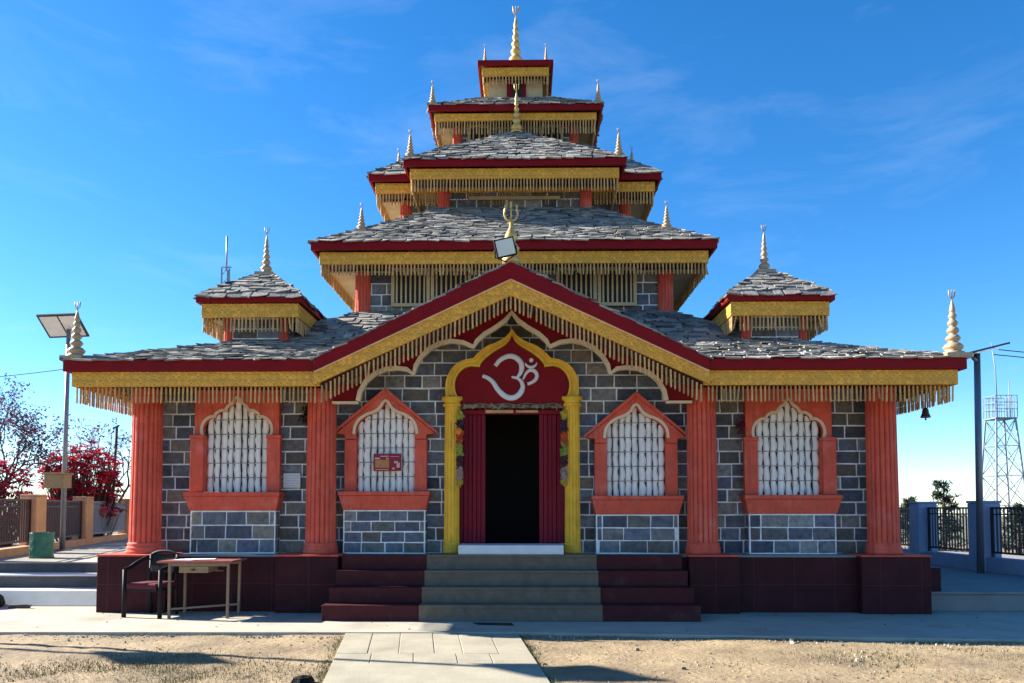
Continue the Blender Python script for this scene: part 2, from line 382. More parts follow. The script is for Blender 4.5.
# left terrace: three steps up, floor behind
lt = MB()
lt.hexa([(-17, 13.02, 0), (-6.42, 13.02, 0), (-6.42, 13.6, 0), (-17, 13.6, 0), (-17, 13.16, .25), (-6.42, 13.16, .25), (-6.42, 13.6, .25), (-17, 13.6, .25)])
kind(lt.build('terrace_ramp', 'pale_riser', origin=(0, 0, 0), bevel=.02), 'structure')
lt = MB(); lt.box(-17, 13.56, 0, -6.42, 13.96, .44, 1); lt.box(-17, 13.53, .443, -6.42, 13.96, .475, 0)  # white tread paints the sunlit edge, dark risers paint their shade
lt.box(-17, 13.93, .3, -6.42, 26, .63, 1); lt.box(-17, 13.90, .633, -6.42, 26, .66, 2)
kind(lt.build('terrace_steps', ['white_paint', 'shade_riser', 'terrace_floor'], origin=(0, 0, 0), bevel=.01), 'structure')
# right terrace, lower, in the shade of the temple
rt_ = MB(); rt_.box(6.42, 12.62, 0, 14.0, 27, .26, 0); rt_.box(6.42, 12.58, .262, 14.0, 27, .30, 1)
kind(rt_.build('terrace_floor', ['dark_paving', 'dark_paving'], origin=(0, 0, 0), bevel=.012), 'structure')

# ------------------------------------------------------------------ builders for the temple
STONE_T = [(.155,.17,.20), (.19,.20,.22), (.13,.145,.18), (.22,.22,.21), (.20,.19,.165), (.165,.155,.14), (.24,.235,.22), (.11,.12,.15), (.185,.195,.215), (.145,.15,.165), (.23,.20,.16), (.13,.145,.18), (.16,.175,.20)]
def stones(mb, org, u, nrm, W, H, ext=None, holes=(), course=.205, joint=.022, proud=.010, lift=0.0):
    """Courses of dressed stones on a vertical plane: org = lower left corner, u = run direction, nrm = outward."""
    org, u, nrm = Vector(org), Vector(u), Vector(nrm); rows = max(1, round(H/course)); ch = H/rows
    for r in range(rows):
        z0, z1 = r*ch+joint/2, (r+1)*ch-joint/2; zc = (z0+z1)/2
        a, b = ext(org.z+zc) if ext else (0, W)
        if b-a < .05: continue
        x = a-rnd.uniform(0, .34)
        while x < b:
            wd = rnd.uniform(.27, .44); segs = [(max(x, a)+joint/2, min(x+wd, b)-joint/2)]
            for (h0, h1, g0, g1) in holes:
                if z1 > g0 and z0 < g1:
                    new = []
                    for s0, s1 in segs:
                        if s1 <= h0 or s0 >= h1: new.append((s0, s1))
                        else:
                            if s0 < h0: new.append((s0, h0))
                            if s1 > h1: new.append((h1, s1))
                    segs = new
            for s0, s1 in segs:
                if s1-s0 < .04: continue
                t = rnd.choice(STONE_T); k = rnd.uniform(.45, 1.25); t = tuple(min(.5, c*k) for c in t)
                p = proud+jit(.004); e = .009
                J = .005
                def P(uu, zz, d): return tuple(org+u*uu+Vector((0, 0, zz))+nrm*d)
                q = [P(s0+jit(.005), z0+jit(.004), lift), P(s1+jit(.005), z0+jit(.004), lift), P(s1+jit(.005), z1+jit(.004), lift), P(s0+jit(.005), z1+jit(.004), lift)]
                f = [P(s0+e, z0+e, p+jit(.002)), P(s1-e, z0+e, p+jit(.002)), P(s1-e, z1-e, p+jit(.002)), P(s0+e, z1-e, p+jit(.002))]
                m = [tuple(Vector(q[i])+nrm*(p*.6)) for i in range(4)]
                fl = [(8,9,10,11)]+[(i, (i+1) % 4, 4+(i+1) % 4, 4+i) for i in range(4)]+[(4+i, 4+(i+1) % 4, 8+(i+1) % 4, 8+i) for i in range(4)]
                if u.cross(Vector((0, 0, 1))).dot(nrm) < 0: fl = [ff[::-1] for ff in fl]
                mb.idx(q+m+f, fl, 0, t)
            x += wd

SLATE_T = [(.27,.255,.225), (.21,.20,.18), (.33,.31,.27), (.16,.155,.145), (.24,.22,.185), (.29,.27,.235), (.12,.12,.118)]
def slates(mb, bed, EL, ER, TL, TR, prof=None, row=.115, wmin=.13, wmax=.36, skip=None):
    """Irregular stone slates on a roof face. EL, ER eave ends; TL, TR top ends; prof(v) = share of the rise at v."""
    EL, ER, TL, TR = (Vector(p) for p in (EL, ER, TL, TR)); prof = prof or (lambda v: v)
    def S(u, v):
        a = EL.lerp(TL, v); b = ER.lerp(TR, v); p = a.lerp(b, u); p.z = EL.z+(TL.z-EL.z)*prof(v); return p
    L = ((EL+ER)/2-(TL+TR)/2).length; n = max(3, round(L/row))
    K = 8
    for k in range(K):
        v0, v1 = k/K, (k+1)/K; d = Vector((0, 0, .03)); KU = 40 if skip else 1
        for q in range(KU):
            u0, u1 = q/KU, (q+1)/KU
            if skip and skip(S((u0+u1)/2, (v0+v1)/2)): continue
            bed.face([S(u0, v0)-d, S(u1, v0)-d, S(u1, v1)-d, S(u0, v1)-d])
    for r in range(n):
        v = (r+jit(.15))/n; v = max(0, v); v2 = min(1.0, v+1.55/n)
        wide = (S(1, v)-S(0, v)).length; 
        if wide < .08: continue
        ux = (S(1, v)-S(0, v)).normalized(); x = -rnd.uniform(0, .2)
        sl = (S(.5, v2)-S(.5, v)).normalized(); nn = ux.cross(sl).normalized()
        while x < wide:
            wd = rnd.uniform(wmin, wmax); x0 = max(x, -.03); x1 = min(x+wd-rnd.uniform(.004, .02), wide+.03); x += wd
            if x1-x0 < .05: continue
            vv = v+jit(.22)/n; vv = max(-.06/n if r else 0, vv)
            lo0 = S(0, max(0, vv))+ux*x0; lo1 = S(0, max(0, vv))+ux*x1
            w2 = (S(1, v2)-S(0, v2)).length; off = (S(0, v2)-S(0, max(0, vv))).dot(ux)
            hi0 = S(0, v2)+ux*min(max(x0-off, -.02), w2); hi1 = S(0, v2)+ux*max(min(x1-off, w2+.02), 0)
            th = rnd.uniform(.012, .03); lift = rnd.uniform(.014, .038); tw = jit(.012)
            if r == 0: lo0 -= sl*.05; lo1 -= sl*.05
            if skip and skip((lo0+lo1+hi0+hi1)/4): continue
            sk = sl*jit(.03); t = rnd.choice(SLATE_T); k = rnd.uniform(.75, 1.25); t = tuple(c*k for c in t)
            A = lo0+nn*(lift+tw)+sk; B = lo1+nn*(lift-tw)-sk; C = hi1+nn*.004; D = hi0+nn*.004
            mid = A.lerp(B, rnd.uniform(.35, .65))-sl*rnd.uniform(-.02, .035)
            top = [A, mid, B, C, D]; bot = [p-nn*th for p in top]
            mb.idx([tuple(p) for p in top+bot], [(0,1,2,3,4), (9,8,7,6,5)]+[(i, 5+i, 5+(i+1) % 5, (i+1) % 5) for i in range(5)], 0, t)

def rod(mb, x, y, z, L, r, lean=(0, 0)):
    q_ = rnd.random()
    if q_ > .97: lean = (jit(.05), jit(.03)); L *= rnd.uniform(.8, 1)
    kk = rnd.uniform(.6, 1.15); tn = (.55*kk, .335*kk, .125*kk)
    pr = [(1, 0), (1, .44), (.72, .48), (1.0, .53), (1, .92), (.6, 1)]
    n = 6; b = len(mb.v)
    for rr, t in pr:
        for k in range(n):
            a = 2*pi*k/n; mb.v.append((x+lean[0]*t+r*rr*cos(a), y+lean[1]*t+r*rr*sin(a), z-L*t))
    m = len(pr)
    for j in range(m-1):
        for k in range(n):
            mb.f.append((b+(j+1)*n+k, b+(j+1)*n+(k+1) % n, b+j*n+(k+1) % n, b+j*n+k)); mb.mi.append(0); mb.tn.append(tn); mb.sm.append(True)
    mb.f.append(tuple(b+(m-1)*n+k for k in range(n-1, -1, -1))); mb.mi.append(0); mb.tn.append(tn); mb.sm.append(False)
def fringe(mb, a, b, L, sp=.064, r=.0155):
    a, b = Vector(a), Vector(b); d = (b-a).length; n = max(1, int(d/sp))
    for i in range(n+1):
        p = a.lerp(b, i/n); rod(mb, p.x+jit(.003), p.y+jit(.003), p.z, L*(1+jit(.03)), r*(1+jit(.08)), (jit(.008), jit(.008)))

def ring(mb, x0, x1, y0, y1, th, z0, z1, mi=0, sides='FBLR'):
    if 'F' in sides: mb.box(x0, y0, z0, x1, y0+th, z1, mi)
    if 'B' in sides: mb.box(x0, y1-th, z0, x1, y1, z1, mi)
    ya = y0+th if 'F' in sides else y0
    if 'L' in sides: mb.box(x0, ya, z0, x0+th, y1-th, z1, mi)
    if 'R' in sides: mb.box(x1-th, ya, z0, x1, y1-th, z1, mi)

def hip_roof(parent, e, t, prof=None, row=.115, faces='FBLR', wmin=.13, wmax=.36, skip=None):
    """e = (x0,x1,y0,y1,z) eave rectangle, t = top rectangle."""
    m, bed = MB(), MB(); x0, x1, y0, y1, z = e; a0, a1, b0, b1, tz = t
    if 'F' in faces: slates(m, bed, (x0, y0, z), (x1, y0, z), (a0, b0, tz), (a1, b0, tz), prof, row, wmin, wmax, skip)
    if 'R' in faces: slates(m, bed, (x1, y0, z), (x1, y1, z), (a1, b0, tz), (a1, b1, tz), prof, row, wmin, wmax)
    if 'L' in faces: slates(m, bed, (x0, y1, z), (x0, y0, z), (a0, b1, tz), (a0, b0, tz), prof, row, wmin, wmax)
    if 'B' in faces: slates(m, bed, (x1, y1, z), (x0, y1, z), (a1, b1, tz), (a0, b1, tz), prof, row, wmin, wmax)
    o = m.build('slate_roof', 'slate', parent)
    bed.build('roof_bed', 'slate_bed', parent)
    return o

def eave(parent, x0, x1, y0, y1, z, red, gold, inset, L, sides='FBLR', sp=.064, r=.0155, th=.05, wall=None):
    m = MB(); ring(m, x0, x1, y0, y1, th, z-red, z, 0, sides); m.build('red_fascia', 'crimson_paint', parent, bevel=.008)
    g = MB(); i = inset; ring(g, x0+i, x1-i, y0+i, y1-i, th, z-red-gold, z-red-.002, 0, sides); g.build('gold_fascia', 'gold_paint', parent, bevel=.006)
    s = MB(); zs = z-red-gold+.03; yw = wall if wall else y0+i+th+.3; s.box(x0+i+th+.002, yw+.001, zs, x1-i-th-.002, y1-i-th-.002, zs+.025); s.build('soffit', 'soffit_wood', parent)
    s = MB(); s.box(x0+i+th+.002, y0+i+th+.002, zs+.05, x1-i-th-.002, yw, zs+.075); s.build('soffit', 'soffit_shade', parent)  # front strip in the darkened colour, as shade between the rods
    # thin boards that carry the red fascia over the gold one
    s = MB(); ring(s, x0+.03, x1-.03, y0+.03, y1-.03, .2, z-red-.001, z-red+.012, 0, sides)
    if L:
        f = MB(); q = i+.035; zb = z-red-gold
        if 'F' in sides: fringe(f, (x0+q, y0+q, zb), (x1-q, y0+q, zb), L, sp, r)
        if 'B' in sides: fringe(f, (x0+q, y1-q, zb), (x1-q, y1-q, zb), L, sp*1.3, r)
        if 'L' in sides: fringe(f, (x0+q, y0+q+sp, zb), (x0+q, y1-q, zb), L, sp, r)
        if 'R' in sides: fringe(f, (x1-q, y0+q+sp, zb), (x1-q, y1-q, zb), L, sp, r)
        f.build('pendant_fringe', 'pendant_wood', parent)

FIN = [(.185,0),(.185,.05),(.12,.07),(.16,.11),(.175,.15),(.13,.20),(.075,.23),(.11,.265),(.13,.30),(.10,.345),(.06,.37),(.09,.40),(.108,.44),(.085,.48),(.052,.505),(.075,.535),(.09,.57),(.07,.61),(.045,.635),(.062,.665),(.072,.70),(.055,.735),(.04,.755),(.055,.775),(.05,.82),(.025,.93),(.008,1.0)]
def finial(parent, x, y, z, H, wd=1.0, m='pale_metal', base=True, name='finial'):
    mb = MB(); s = H*.86
    mb.lathe([(r*H*wd*.8, z+t*s) for r, t in FIN], x, y, 14)
    # small prongs on the tip
    tz = z+s
    mb.tube([(x-.045*H, y, tz+.14*H), (x-.04*H, y, tz+.05*H), (x, y, tz+.0*H), (x+.04*H, y, tz+.05*H), (x+.045*H, y, tz+.14*H)], .010*H, 5)
    mb.tube([(x, y, tz-.03*H), (x, y, tz+.14*H)], .010*H, 5)
    if base: mb.box(x-.19*H, y-.19*H, z-.06, x+.19*H, y+.19*H, z+.012)
    return mb.build(name, m, parent)

def column(parent, x, y, z0, z1, r0, r1, flutes=18, paint='red_paint', cap=False, name='column', base=True):
    mb = MB(); n = flutes*6; h = z1-z0
    rf = lambda a: 1-.13*max(0, cos(a*flutes))**2.2
    bz = z0+.17 if base else z0
    mb.lathe([(r0+(r1-r0)*t, bz+(z1-bz)*t) for t in (0, .25, .5, .75, 1)], x, y, n, rf=rf, smooth=False)
    o = mb.build(name, paint, parent)
    return o
def column_base(parent, x, y, z, r, paint='red_paint', name='column_base'):
    mb = MB(); mb.lathe([(r*1.15, z), (r*1.15, z+.045), (r*1.09, z+.06), (r*1.13, z+.075), (r*1.13, z+.105), (r*1.03, z+.12), (r*1.07, z+.135), (r*1.07, z+.16), (r*1.0, z+.18)], x, y, 28)
    return mb.build(name, paint, parent)

# ------------------------------------------------------------------ THE TEMPLE
temple = empty('temple', (0, 12.3, 0))
tag(temple, 'tiered stone temple with red fluted columns, gold eaves and grey slate roofs', 'temple')
YC = 18.6
# plinth
p = MB(); p.box(-6.22, 12.42, 0, -.1, 24.7, .84); p.box(-.1+.002, 12.42, 0, 6.22, 24.7, .84)
p.build('plinth', 'maroon_tile', temple)
for x0, x1 in ((-6.37, -5.30), (5.30, 6.34), (-3.62, -2.66), (2.70, 3.46)):
    q = MB(); q.box(x0, 12.25, 0, x1, 12.95, .855); q.box(x0-.012, 12.235, .857, x1+.012, 12.95, .885, 1)  # lighter red cap paints the sunlit top of the pedestal
    q.build('pedestal', ['maroon_tile', 'red_paint'], temple, bevel=.012)
q = MB(); q.box(6.36, 12.7, .30, 6.72, 13.2, .66); q.build('side_block', 'maroon_tile', temple, bevel=.012)

# steps: maroon outside, greyish in the middle
for i, (yf, hw) in enumerate(((11.40, 2.68), (11.72, 2.655), (12.03, 2.63), (12.30, 2.60))):
    z0, z1 = (.22*i, .22*(i+1)); yb = 12.46
    s = MB(); s.prism([(-hw, z0), (hw, z0), (hw, z1-.03), (hw+.01, z1-.03), (hw+.01, z1), (-hw-.01, z1), (-hw-.01, z1-.03), (-hw, z1-.03)], yf, yb)
    so = s.build('step', 'maroon_step', temple, bevel=.01)
    c = MB(); c.extr([(-1.298, yf-.012), (1.30, yf-.012), (1.30, yf-.002), (-1.298, yf-.002)], z0+.002, z1+.006)
    c.box(-1.298, yf-.026, z1-.033, 1.30, yf+.30, z1+.008)
    c.build('step_middle', 'step_carpet', so, bevel=.012)
# porch floor up to the wall
s = MB(); s.box(-5.3, 12.44, .842, 5.3, 13.02, .872); s.build('porch_floor', 'dark_paving', temple)

# --- ground storey wall with the door opening
wall = empty('wall', (0, 12.3, 0), temple)
m = MB()
WY = 13.0
def gable_z(x): return 5.12-abs(x)*.57
m.box(-5.95, WY, .85, -.80, WY+.3, 3.55); m.box(.80, WY, .85, 5.95, WY+.3, 3.55)
m.box(-.798, WY, 3.2, .798, WY+.3, 3.548)
m.prism([(-2.75, 3.552), (2.75, 3.552), (0, 5.05)], WY, WY+.3)
m.box(-5.95, WY+.302, .85, -5.65, 24.5, 3.6); m.box(5.65, WY+.302, .85, 5.95, 24.5, 3.6); m.box(-5.648, 24.2, .85, 5.648, 24.5, 3.6)
m.build('mortar', 'mortar', wall)
m = MB()
stones(m, (-5.95, WY, .87), (1, 0, 0), (0, -1, 0), 11.9, 2.68, holes=((5.13, 6.77, 0, 2.4),))
stones(m, (-2.75, WY, 3.56), (1, 0, 0), (0, -1, 0), 5.5, 1.45, ext=lambda z: (max(0, 2.75-(5.08-z)/.545), min(5.5, 2.75+(5.08-z)/.545)))
stones(m, (-5.95, 24.5, .87), (0, -1, 0), (-1, 0, 0), 11.5, 2.68)
stones(m, (5.95, WY, .87), (0, 1, 0), (1, 0, 0), 11.5, 2.68)
m.build('stonework', 'stone', wall)
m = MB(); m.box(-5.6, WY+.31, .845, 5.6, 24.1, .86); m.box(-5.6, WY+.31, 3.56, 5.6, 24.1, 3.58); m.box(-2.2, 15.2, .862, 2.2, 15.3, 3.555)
m.build('interior', 'unlit_dark', wall)

# --- columns
first = None
for x in (-5.83, -3.03, 3.0, 5.82):
    if first is None:
        first = column(temple, x, 12.66, .885, 3.48, .238, .222); b0 = column_base(first, x, 12.66, .885, .238); fx = x
    else: copy_tree(first, temple, (x-fx, 0, 0))
for x in (-5.83, 5.82): copy_tree(first, temple, (x-fx, 11.2, 0))

# --- windows
def arch_outer(c, z0=1.84):   # cusped opening of the two end windows
    h = [(-.50, z0), (-.50, 2.72), (-.545, 2.80), (-.545, 2.90), (-.50, 2.99), (-.42, 3.04), (-.355, 3.04), (-.325, 3.10), (-.25, 3.145), (-.19, 3.14), (-.13, 3.22), (-.05, 3.28), (0, 3.36)]
    return [(c+x, z) for x, z in h]+[(c-x, z) for x, z in h[-2::-1]]
def arch_inner(c, z0=1.86):
    h = [(-.47, z0), (-.47, 2.70), (-.485, 2.78), (-.47, 2.90), (-.41, 3.0), (-.30, 3.075), (-.18, 3.12), (-.08, 3.19), (0, 3.30)]
    return [(c+x, z) for x, z in h]+[(c-x, z) for x, z in h[-2::-1]]
def top_at(arch, x):
    z = None
    for (x0, z0), (x1, z1) in zip(arch, arch[1:]):
        if abs(x1-x0) > 1e-6 and min(x0, x1)-1e-6 <= x <= max(x0, x1)+1e-6:
            q = z0+(z1-z0)*(x-x0)/(x1-x0); z = q if z is None else max(z, q)
    return z or arch[1][1]
def window(c, kindw, dz=0.0):
    win = empty('window', (c, 12.9, .86), temple)
    arch = arch_outer(c) if kindw == 'end' else arch_inner(c)
    arch = [(x, z+dz) for x, z in arch]; zs = (1.84 if kindw == 'end' else 1.86)+dz; hw = .50 if kindw == 'end' else .47
    fr = MB()
    if kindw == 'end':
        poly = [(c-.69, zs), (c-.69, 3.52)]+[(c+.69, 3.52), (c+.69, zs)]
        fr.prism(arch+poly[::-1], 12.86, 12.972)
        for sx in (-1, 1):
            fr.box(c+sx*.515, 12.80, zs, c+sx*.73, 12.90, 2.70+dz); fr.box(c+sx*.505, 12.785, 2.70+dz, c+sx*.745, 12.90, 2.76+dz)
    else:
        poly = [(c-.74, 2.80+dz), (c-.80, 2.80+dz), (c, 3.47+dz), (c+.80, 2.80+dz), (c+.74, 2.80+dz)]
        ins = [q for q in arch if q[1] >= 2.70+dz-1e-6]
        ins[0] = (ins[0][0], 2.80+dz-.1); ins[-1] = (ins[-1][0], 2.80+dz-.1)
        ring_ = [(c-.80, 2.79+dz), (c, 3.47+dz), (c+.80, 2.79+dz), (c+.66, 2.77+dz), (c+.66, 2.70+dz)]+ins[::-1]+[(c-.66, 2.70+dz), (c-.66, 2.77+dz)]
        fr.prism(ring_, 12.80, 12.972)
        for sx in (-1, 1): fr.box(c+sx*.475, 12.83, zs, c+sx*.665, 12.96, 2.695+dz)
        # sloping coping on the pediment
        for sx in (-1, 1):
            fr.prism([(c+sx*.86, 2.76+dz), (c+sx*.83, 2.83+dz), (c, 3.53+dz), (c, 3.45+dz)], 12.755, 12.798)
    fr.build('frame', 'red_paint', win, bevel=.008)
    ed = MB(); L = [q for q in arch if q[1] > 2.70+dz]; L = catmull(L, 3)
    ed.band(L, .045, 12.852 if kindw == 'end' else 12.79, 12.90, side=1)
    ed.build('arch_edging', 'cream_paint', win)
    si = MB(); sw = .77 if kindw == 'end' else .73; zb = zs-.30
    si.prism([(c-sw, zs-.003), (c+sw, zs-.003), (c+sw, zs-.07), (c-sw, zs-.07)], 12.66, 12.97)
    si.hexa([(c-sw+.07, 12.73, zb), (c+sw-.07, 12.73, zb), (c+sw-.07, 12.97, zb), (c-sw+.07, 12.97, zb), (c-sw+.01, 12.68, zs-.072), (c+sw-.01, 12.68, zs-.072), (c+sw-.01, 12.97, zs-.072), (c-sw+.01, 12.97, zs-.072)])
    si.build('sill', 'red_paint', win, bevel=.01)
    # carved white lattice: slim stacked-bulb uprights with narrow dark gaps
    bk = MB(); pts = [(x, z) for x, z in arch]; bk.prism([(c-hw-.03, zs)]+[(x*1.0, z+.02) for x, z in pts[1:-1]]+[(c+hw+.03, zs)], 12.955, 12.968); bk.build('dark_backing', 'unlit_dark', win)
    gr = MB(); la = MB(); n = 9; H_ = .235; edges = [c-hw+2*hw*k/n+(jit(.012) if 0 < k < n else 0) for k in range(n+1)]
    def upright(x0, x1, k):
        cx_, w0 = (x0+x1)/2, (x1-x0)/2; M = 6
        tops = top_at(arch, min(max(cx_, c-hw), c+hw))+.015
        nz = int((tops-zs)/.0196); b = len(la.v); ph = jit(.02)
        for r_ in range(nz+1):
            z = zs+(tops-zs)*r_/nz; t = ((z-zs+ph)/H_) % 1.0
            g_ = .64+.35*(max(0, sin(pi*t))**.45) if k % 3 != 1 else .72+.25*abs(sin(pi*t+.5))
            sh = .007*sin(2*pi*t*1.0+k)*(1 if k % 2 else -.6)
            for q in range(M+1):
                a = -1+2*q/M; la.v.append((cx_+sh+a*w0*g_, 12.952-.034*g_*math.sqrt(max(0, 1-a*a*.98)), z))
        for r_ in range(nz):
            for q in range(M):
                la.f.append((b+r_*(M+1)+q, b+r_*(M+1)+q+1, b+(r_+1)*(M+1)+q+1, b+(r_+1)*(M+1)+q)); la.mi.append(0); la.tn.append(None); la.sm.append(True)
    for k in range(n): upright(edges[k], edges[k+1], k)
    z_ = zs+H_
    while z_ < 3.2+dz:
        xs = [x for x in [c-hw+.02*q for q in range(int(2*hw/.02)+1)] if top_at(arch, x) > z_+.02]
        if xs: la.bar((xs[0], 12.945, z_), (xs[-1], 12.945, z_+jit(.004)), .016, .02); gr.bar((xs[0], 12.913, z_-.004), (xs[-1], 12.913, z_+jit(.006)), .007)
        z_ += H_
    la.build('lattice', 'white_cloth', win)
    for k in range(1, n):
        x = edges[k]; zt = top_at(arch, min(max(x, c-hw), c+hw)); gr.tube([(x+.006*sin(q*.9+k), 12.905, zs+(zt-zs)*q/20) for q in range(21)], rnd.choice((.004, .006, .009)), 5)
    gr.build('groove_lines', 'black_iron', win)  # black lines paint the shaded grooves between lattice rows and uprights
    # stone bay below the sill
    by = MB(); bw = .685 if kindw == 'end' else .655
    by.box(c-bw, 12.76, .873, c+bw, 12.985, zb-.003, 1)
    stones(by, (c-bw+.012, 12.76, .885), (1, 0, 0), (0, -1, 0), 2*bw-.024, zb-.90, course=.19, joint=.019, proud=.010)
    for sx, un in ((-1, 1), (1, 1)):
        stones(by, (c+sx*bw, 12.97 if sx < 0 else 12.765, .885), (0, -1 if sx < 0 else 1, 0), (sx, 0, 0), .2, zb-.90, course=.19, joint=.019, proud=.010)
    by.build('window_bay', ['stone', 'mortar'], win)
    return win
window(-4.47, 'end', .02); window(4.44, 'end', -.03); window(-2.04, 'mid', .01); window(1.99, 'mid', -.06)

# --- doorway
door = empty('doorway', (0, 12.7, .88), temple)
q = MB(); q.box(-.82, 12.32, .882, .80, 12.98, 1.03); q.build('threshold', 'white_paint', door, bevel=.012)
for sx in (-1, 1):
    lf = MB(); x0, x1 = sorted((sx*.435, sx*.86))
    nb = 6
    for k in range(nb):
        a = x0+(x1-x0)*k/nb; b = x0+(x1-x0)*(k+1)/nb; lf.box(a+.003, 12.985-.018*(k % 2), 1.035, b-.003, 13.05, 3.2)
    lf.build('door_leaf', 'door_paint', door, bevel=.006)
    bt = MB()
    for zz in (1.3, 1.55, 1.9, 2.15, 2.5): bt.box(sx*.60-.012, 12.94, zz, sx*.60+.012, 12.953, zz+.09)
    lt_ = MB()
lb = MB(); lb.box(-.80, 12.90, 3.12, .80, 12.99, 3.19); lb.build('lintel', 'door_paint', door)
tb = MB(); tb.box(-.43, 12.87, 3.135, .02, 12.898, 3.185); tb.box(.06, 12.87, 3.14, .42, 12.898, 3.18); tb.build('lintel_slat', 'soffit_wood', door)
for sx in (-1, 1):
    co = column(door, sx*.965, 12.80, .88, 3.22, .125, .118, flutes=12, paint='yellow_paint', name='door_column', base=True)
    column_base(co, sx*.965, 12.80, .88, .125, 'yellow_paint')
    cp = MB(); cp.lathe([(.125, 3.22), (.15, 3.235), (.15, 3.265), (.13, 3.275), (.13, 3.31), (.17, 3.335), (.17, 3.38)], sx*.965, 12.80, 24)
    cp.build('capital', 'yellow_paint', co)
inner = [(-.80, 3.30), (-.88, 3.40), (-.915, 3.52), (-.91, 3.64), (-.86, 3.755), (-.77, 3.84), (-.66, 3.875), (-.52, 3.86), (-.50, 3.92), (-.42, 4.01), (-.29, 4.11), (-.14, 4.20), (-.05, 4.28), (0, 4.38)]
archP = [(x, z) for x, z in inner]+[(-x, z) for x, z in inner[-2::-1]]
ap = MB(); ap.prism([(x, z-.012) for x, z in archP]+[(.80, 3.20), (-.80, 3.20)], 12.78, 12.972)
ar = ap.build('arch_panel', 'crimson_paint', door)
def offset_line(L, d):
    out = []; n = len(L)
    for i in range(n):
        a = Vector(L[max(i-1, 0)]); c = Vector(L[min(i+1, n-1)]); v = (c-a).normalized(); out.append((L[i][0]-v.y*d, L[i][1]+v.x*d))
    return out
def resample(L, n):
    d = [0]
    for a, b in zip(L, L[1:]): d.append(d[-1]+math.hypot(b[0]-a[0], b[1]-a[1]))
    out = []
    for k in range(n+1):
        t = d[-1]*k/n; i = 0
        while i < len(L)-2 and d[i+1] < t: i += 1
        q = (t-d[i])/max(1e-9, d[i+1]-d[i]); out.append((L[i][0]+(L[i+1][0]-L[i][0])*q, L[i][1]+(L[i+1][1]-L[i][1])*q))
    return out
cusp = inner.index((-.52, 3.86))
hin = resample(catmull(inner[:cusp+1], 5), 22)+resample(catmull(inner[cusp:], 5), 18)[1:]
o1 = [(-1.06, 3.375), (-1.07, 3.50), (-1.05, 3.68), (-.95, 3.86), (-.80, 3.965), (-.62, 4.005)]; o2 = [(-.62, 4.005), (-.545, 4.09), (-.40, 4.20), (-.22, 4.275), (-.09, 4.36), (0, 4.48)]
hout = resample(catmull(o1, 5), 22)+resample(catmull(o2, 5), 18)[1:]
hin[0] = (-.80, 3.381)
def both(L): return L+[(-x, z) for x, z in L[-2::-1]]
def mixl(t): return both([(a[0]+(b[0]-a[0])*t, a[1]+(b[1]-a[1])*t) for a, b in zip(hin, hout)])
ab = MB()
for t0, t1, ya, yb in ((0, 1, 12.74, 12.97), (0, .24, 12.712, 12.739), (.78, 1, 12.718, 12.739)):
    A, B = mixl(t0), mixl(t1)
    for i in range(len(A)-1): ab.prism([A[i], A[i+1], B[i+1], B[i]], ya, yb)
ab.build('arch_moulding', 'yellow_paint', door)
# the white symbol on the arch panel
om = MB()
def stroke(pts, w0, w1, w2, dx=0, dz=0):
    L = catmull(pts, 6); n = len(L); ws = []
    for i in range(n):
        t = i/(n-1); ws.append(w0+(w1-w0)*min(1, t/.35) if t < .35 else w1+(w2-w1)*max(0, (t-.65)/.35) if t > .65 else w1)
    om.ribbon([(x, z) for x, z in L], ws, 12.778, .035)
stroke([(-.269,3.883),(-.203,3.968),(-.109,4.025),(-.015,4.043),(.079,4.005),(.144,3.929),(.154,3.835),(.125,3.75),(.069,3.69),(-.01,3.700)], .065, .085, .018)
stroke([(-.01,3.706),(.069,3.690),(.144,3.636),(.172,3.542),(.135,3.448),(.06,3.382),(-.034,3.367),(-.137,3.411),(-.231,3.505),(-.306,3.619),(-.39,3.689),(-.475,3.723)], .025, .088, .055)
stroke([(.178,3.662),(.219,3.75),(.275,3.806),(.35,3.806),(.397,3.749),(.388,3.674),(.322,3.617),(.247,3.589)], .03, .06, .05)
stroke([(.212,3.925),(.232,3.893),(.266,3.870),(.305,3.862),(.345,3.870),(.378,3.893),(.398,3.930)], .022, .046, .022)
om.lathe([(.002, 0), (.034, .002), (.038, .012), (.03, .028), (.008, .035)], 0, 0, 14)
nb_ = 14*5
for i in range(len(om.v)-nb_, len(om.v)):
    x, y, z = om.v[i]; om.v[i] = (.309+x, 12.778-z, 3.975+y)
om.build('om_symbol', 'white_paint', door)

# --- lower roof: hip with a bell-cast, gable in the middle of the front
lower = empty('lower_roof', (0, 12.3, 0), temple)
EX, Y0, Y1, EZ = 6.67, 11.70, 25.5, 3.80
TX, TY0, TY1, TZ = 2.80, 14.66, 22.5, 5.25
bell = lambda v: (.38*v/.58*.445/.38) if v < .58 else .445+(v-.58)/.42*.555
def bell(v): return v*.445/.58 if v < .58 else .445+(v-.58)/.42*.555
GX, GZ = 2.88, 5.23
hip_roof(lower, (-EX, EX, Y0, Y1, EZ), (-TX, TX, TY0, TY1, TZ), bell, skip=lambda p: abs(p.x) < GX+.1 and p.z < GZ-abs(p.x)*(GZ-EZ)/GX-.02)
m = MB(); th = .05
m.box(-EX, Y0, EZ-.17, -GX-.02, Y0+th, EZ); m.box(GX+.02, Y0, EZ-.17, EX, Y0+th, EZ)
ring(m, -EX, EX, Y0+th, Y1, th, EZ-.17, EZ, 0, 'BLR'); m.build('red_fascia', 'crimson_paint', lower, bevel=.008)
i_ = .11; g = MB(); g.box(-EX+i_, Y0+i_-.06, EZ-.39, -GX+.04, Y0+i_, EZ-.172); g.box(GX-.04, Y0+i_-.06, EZ-.39, EX-i_, Y0+i_, EZ-.172)
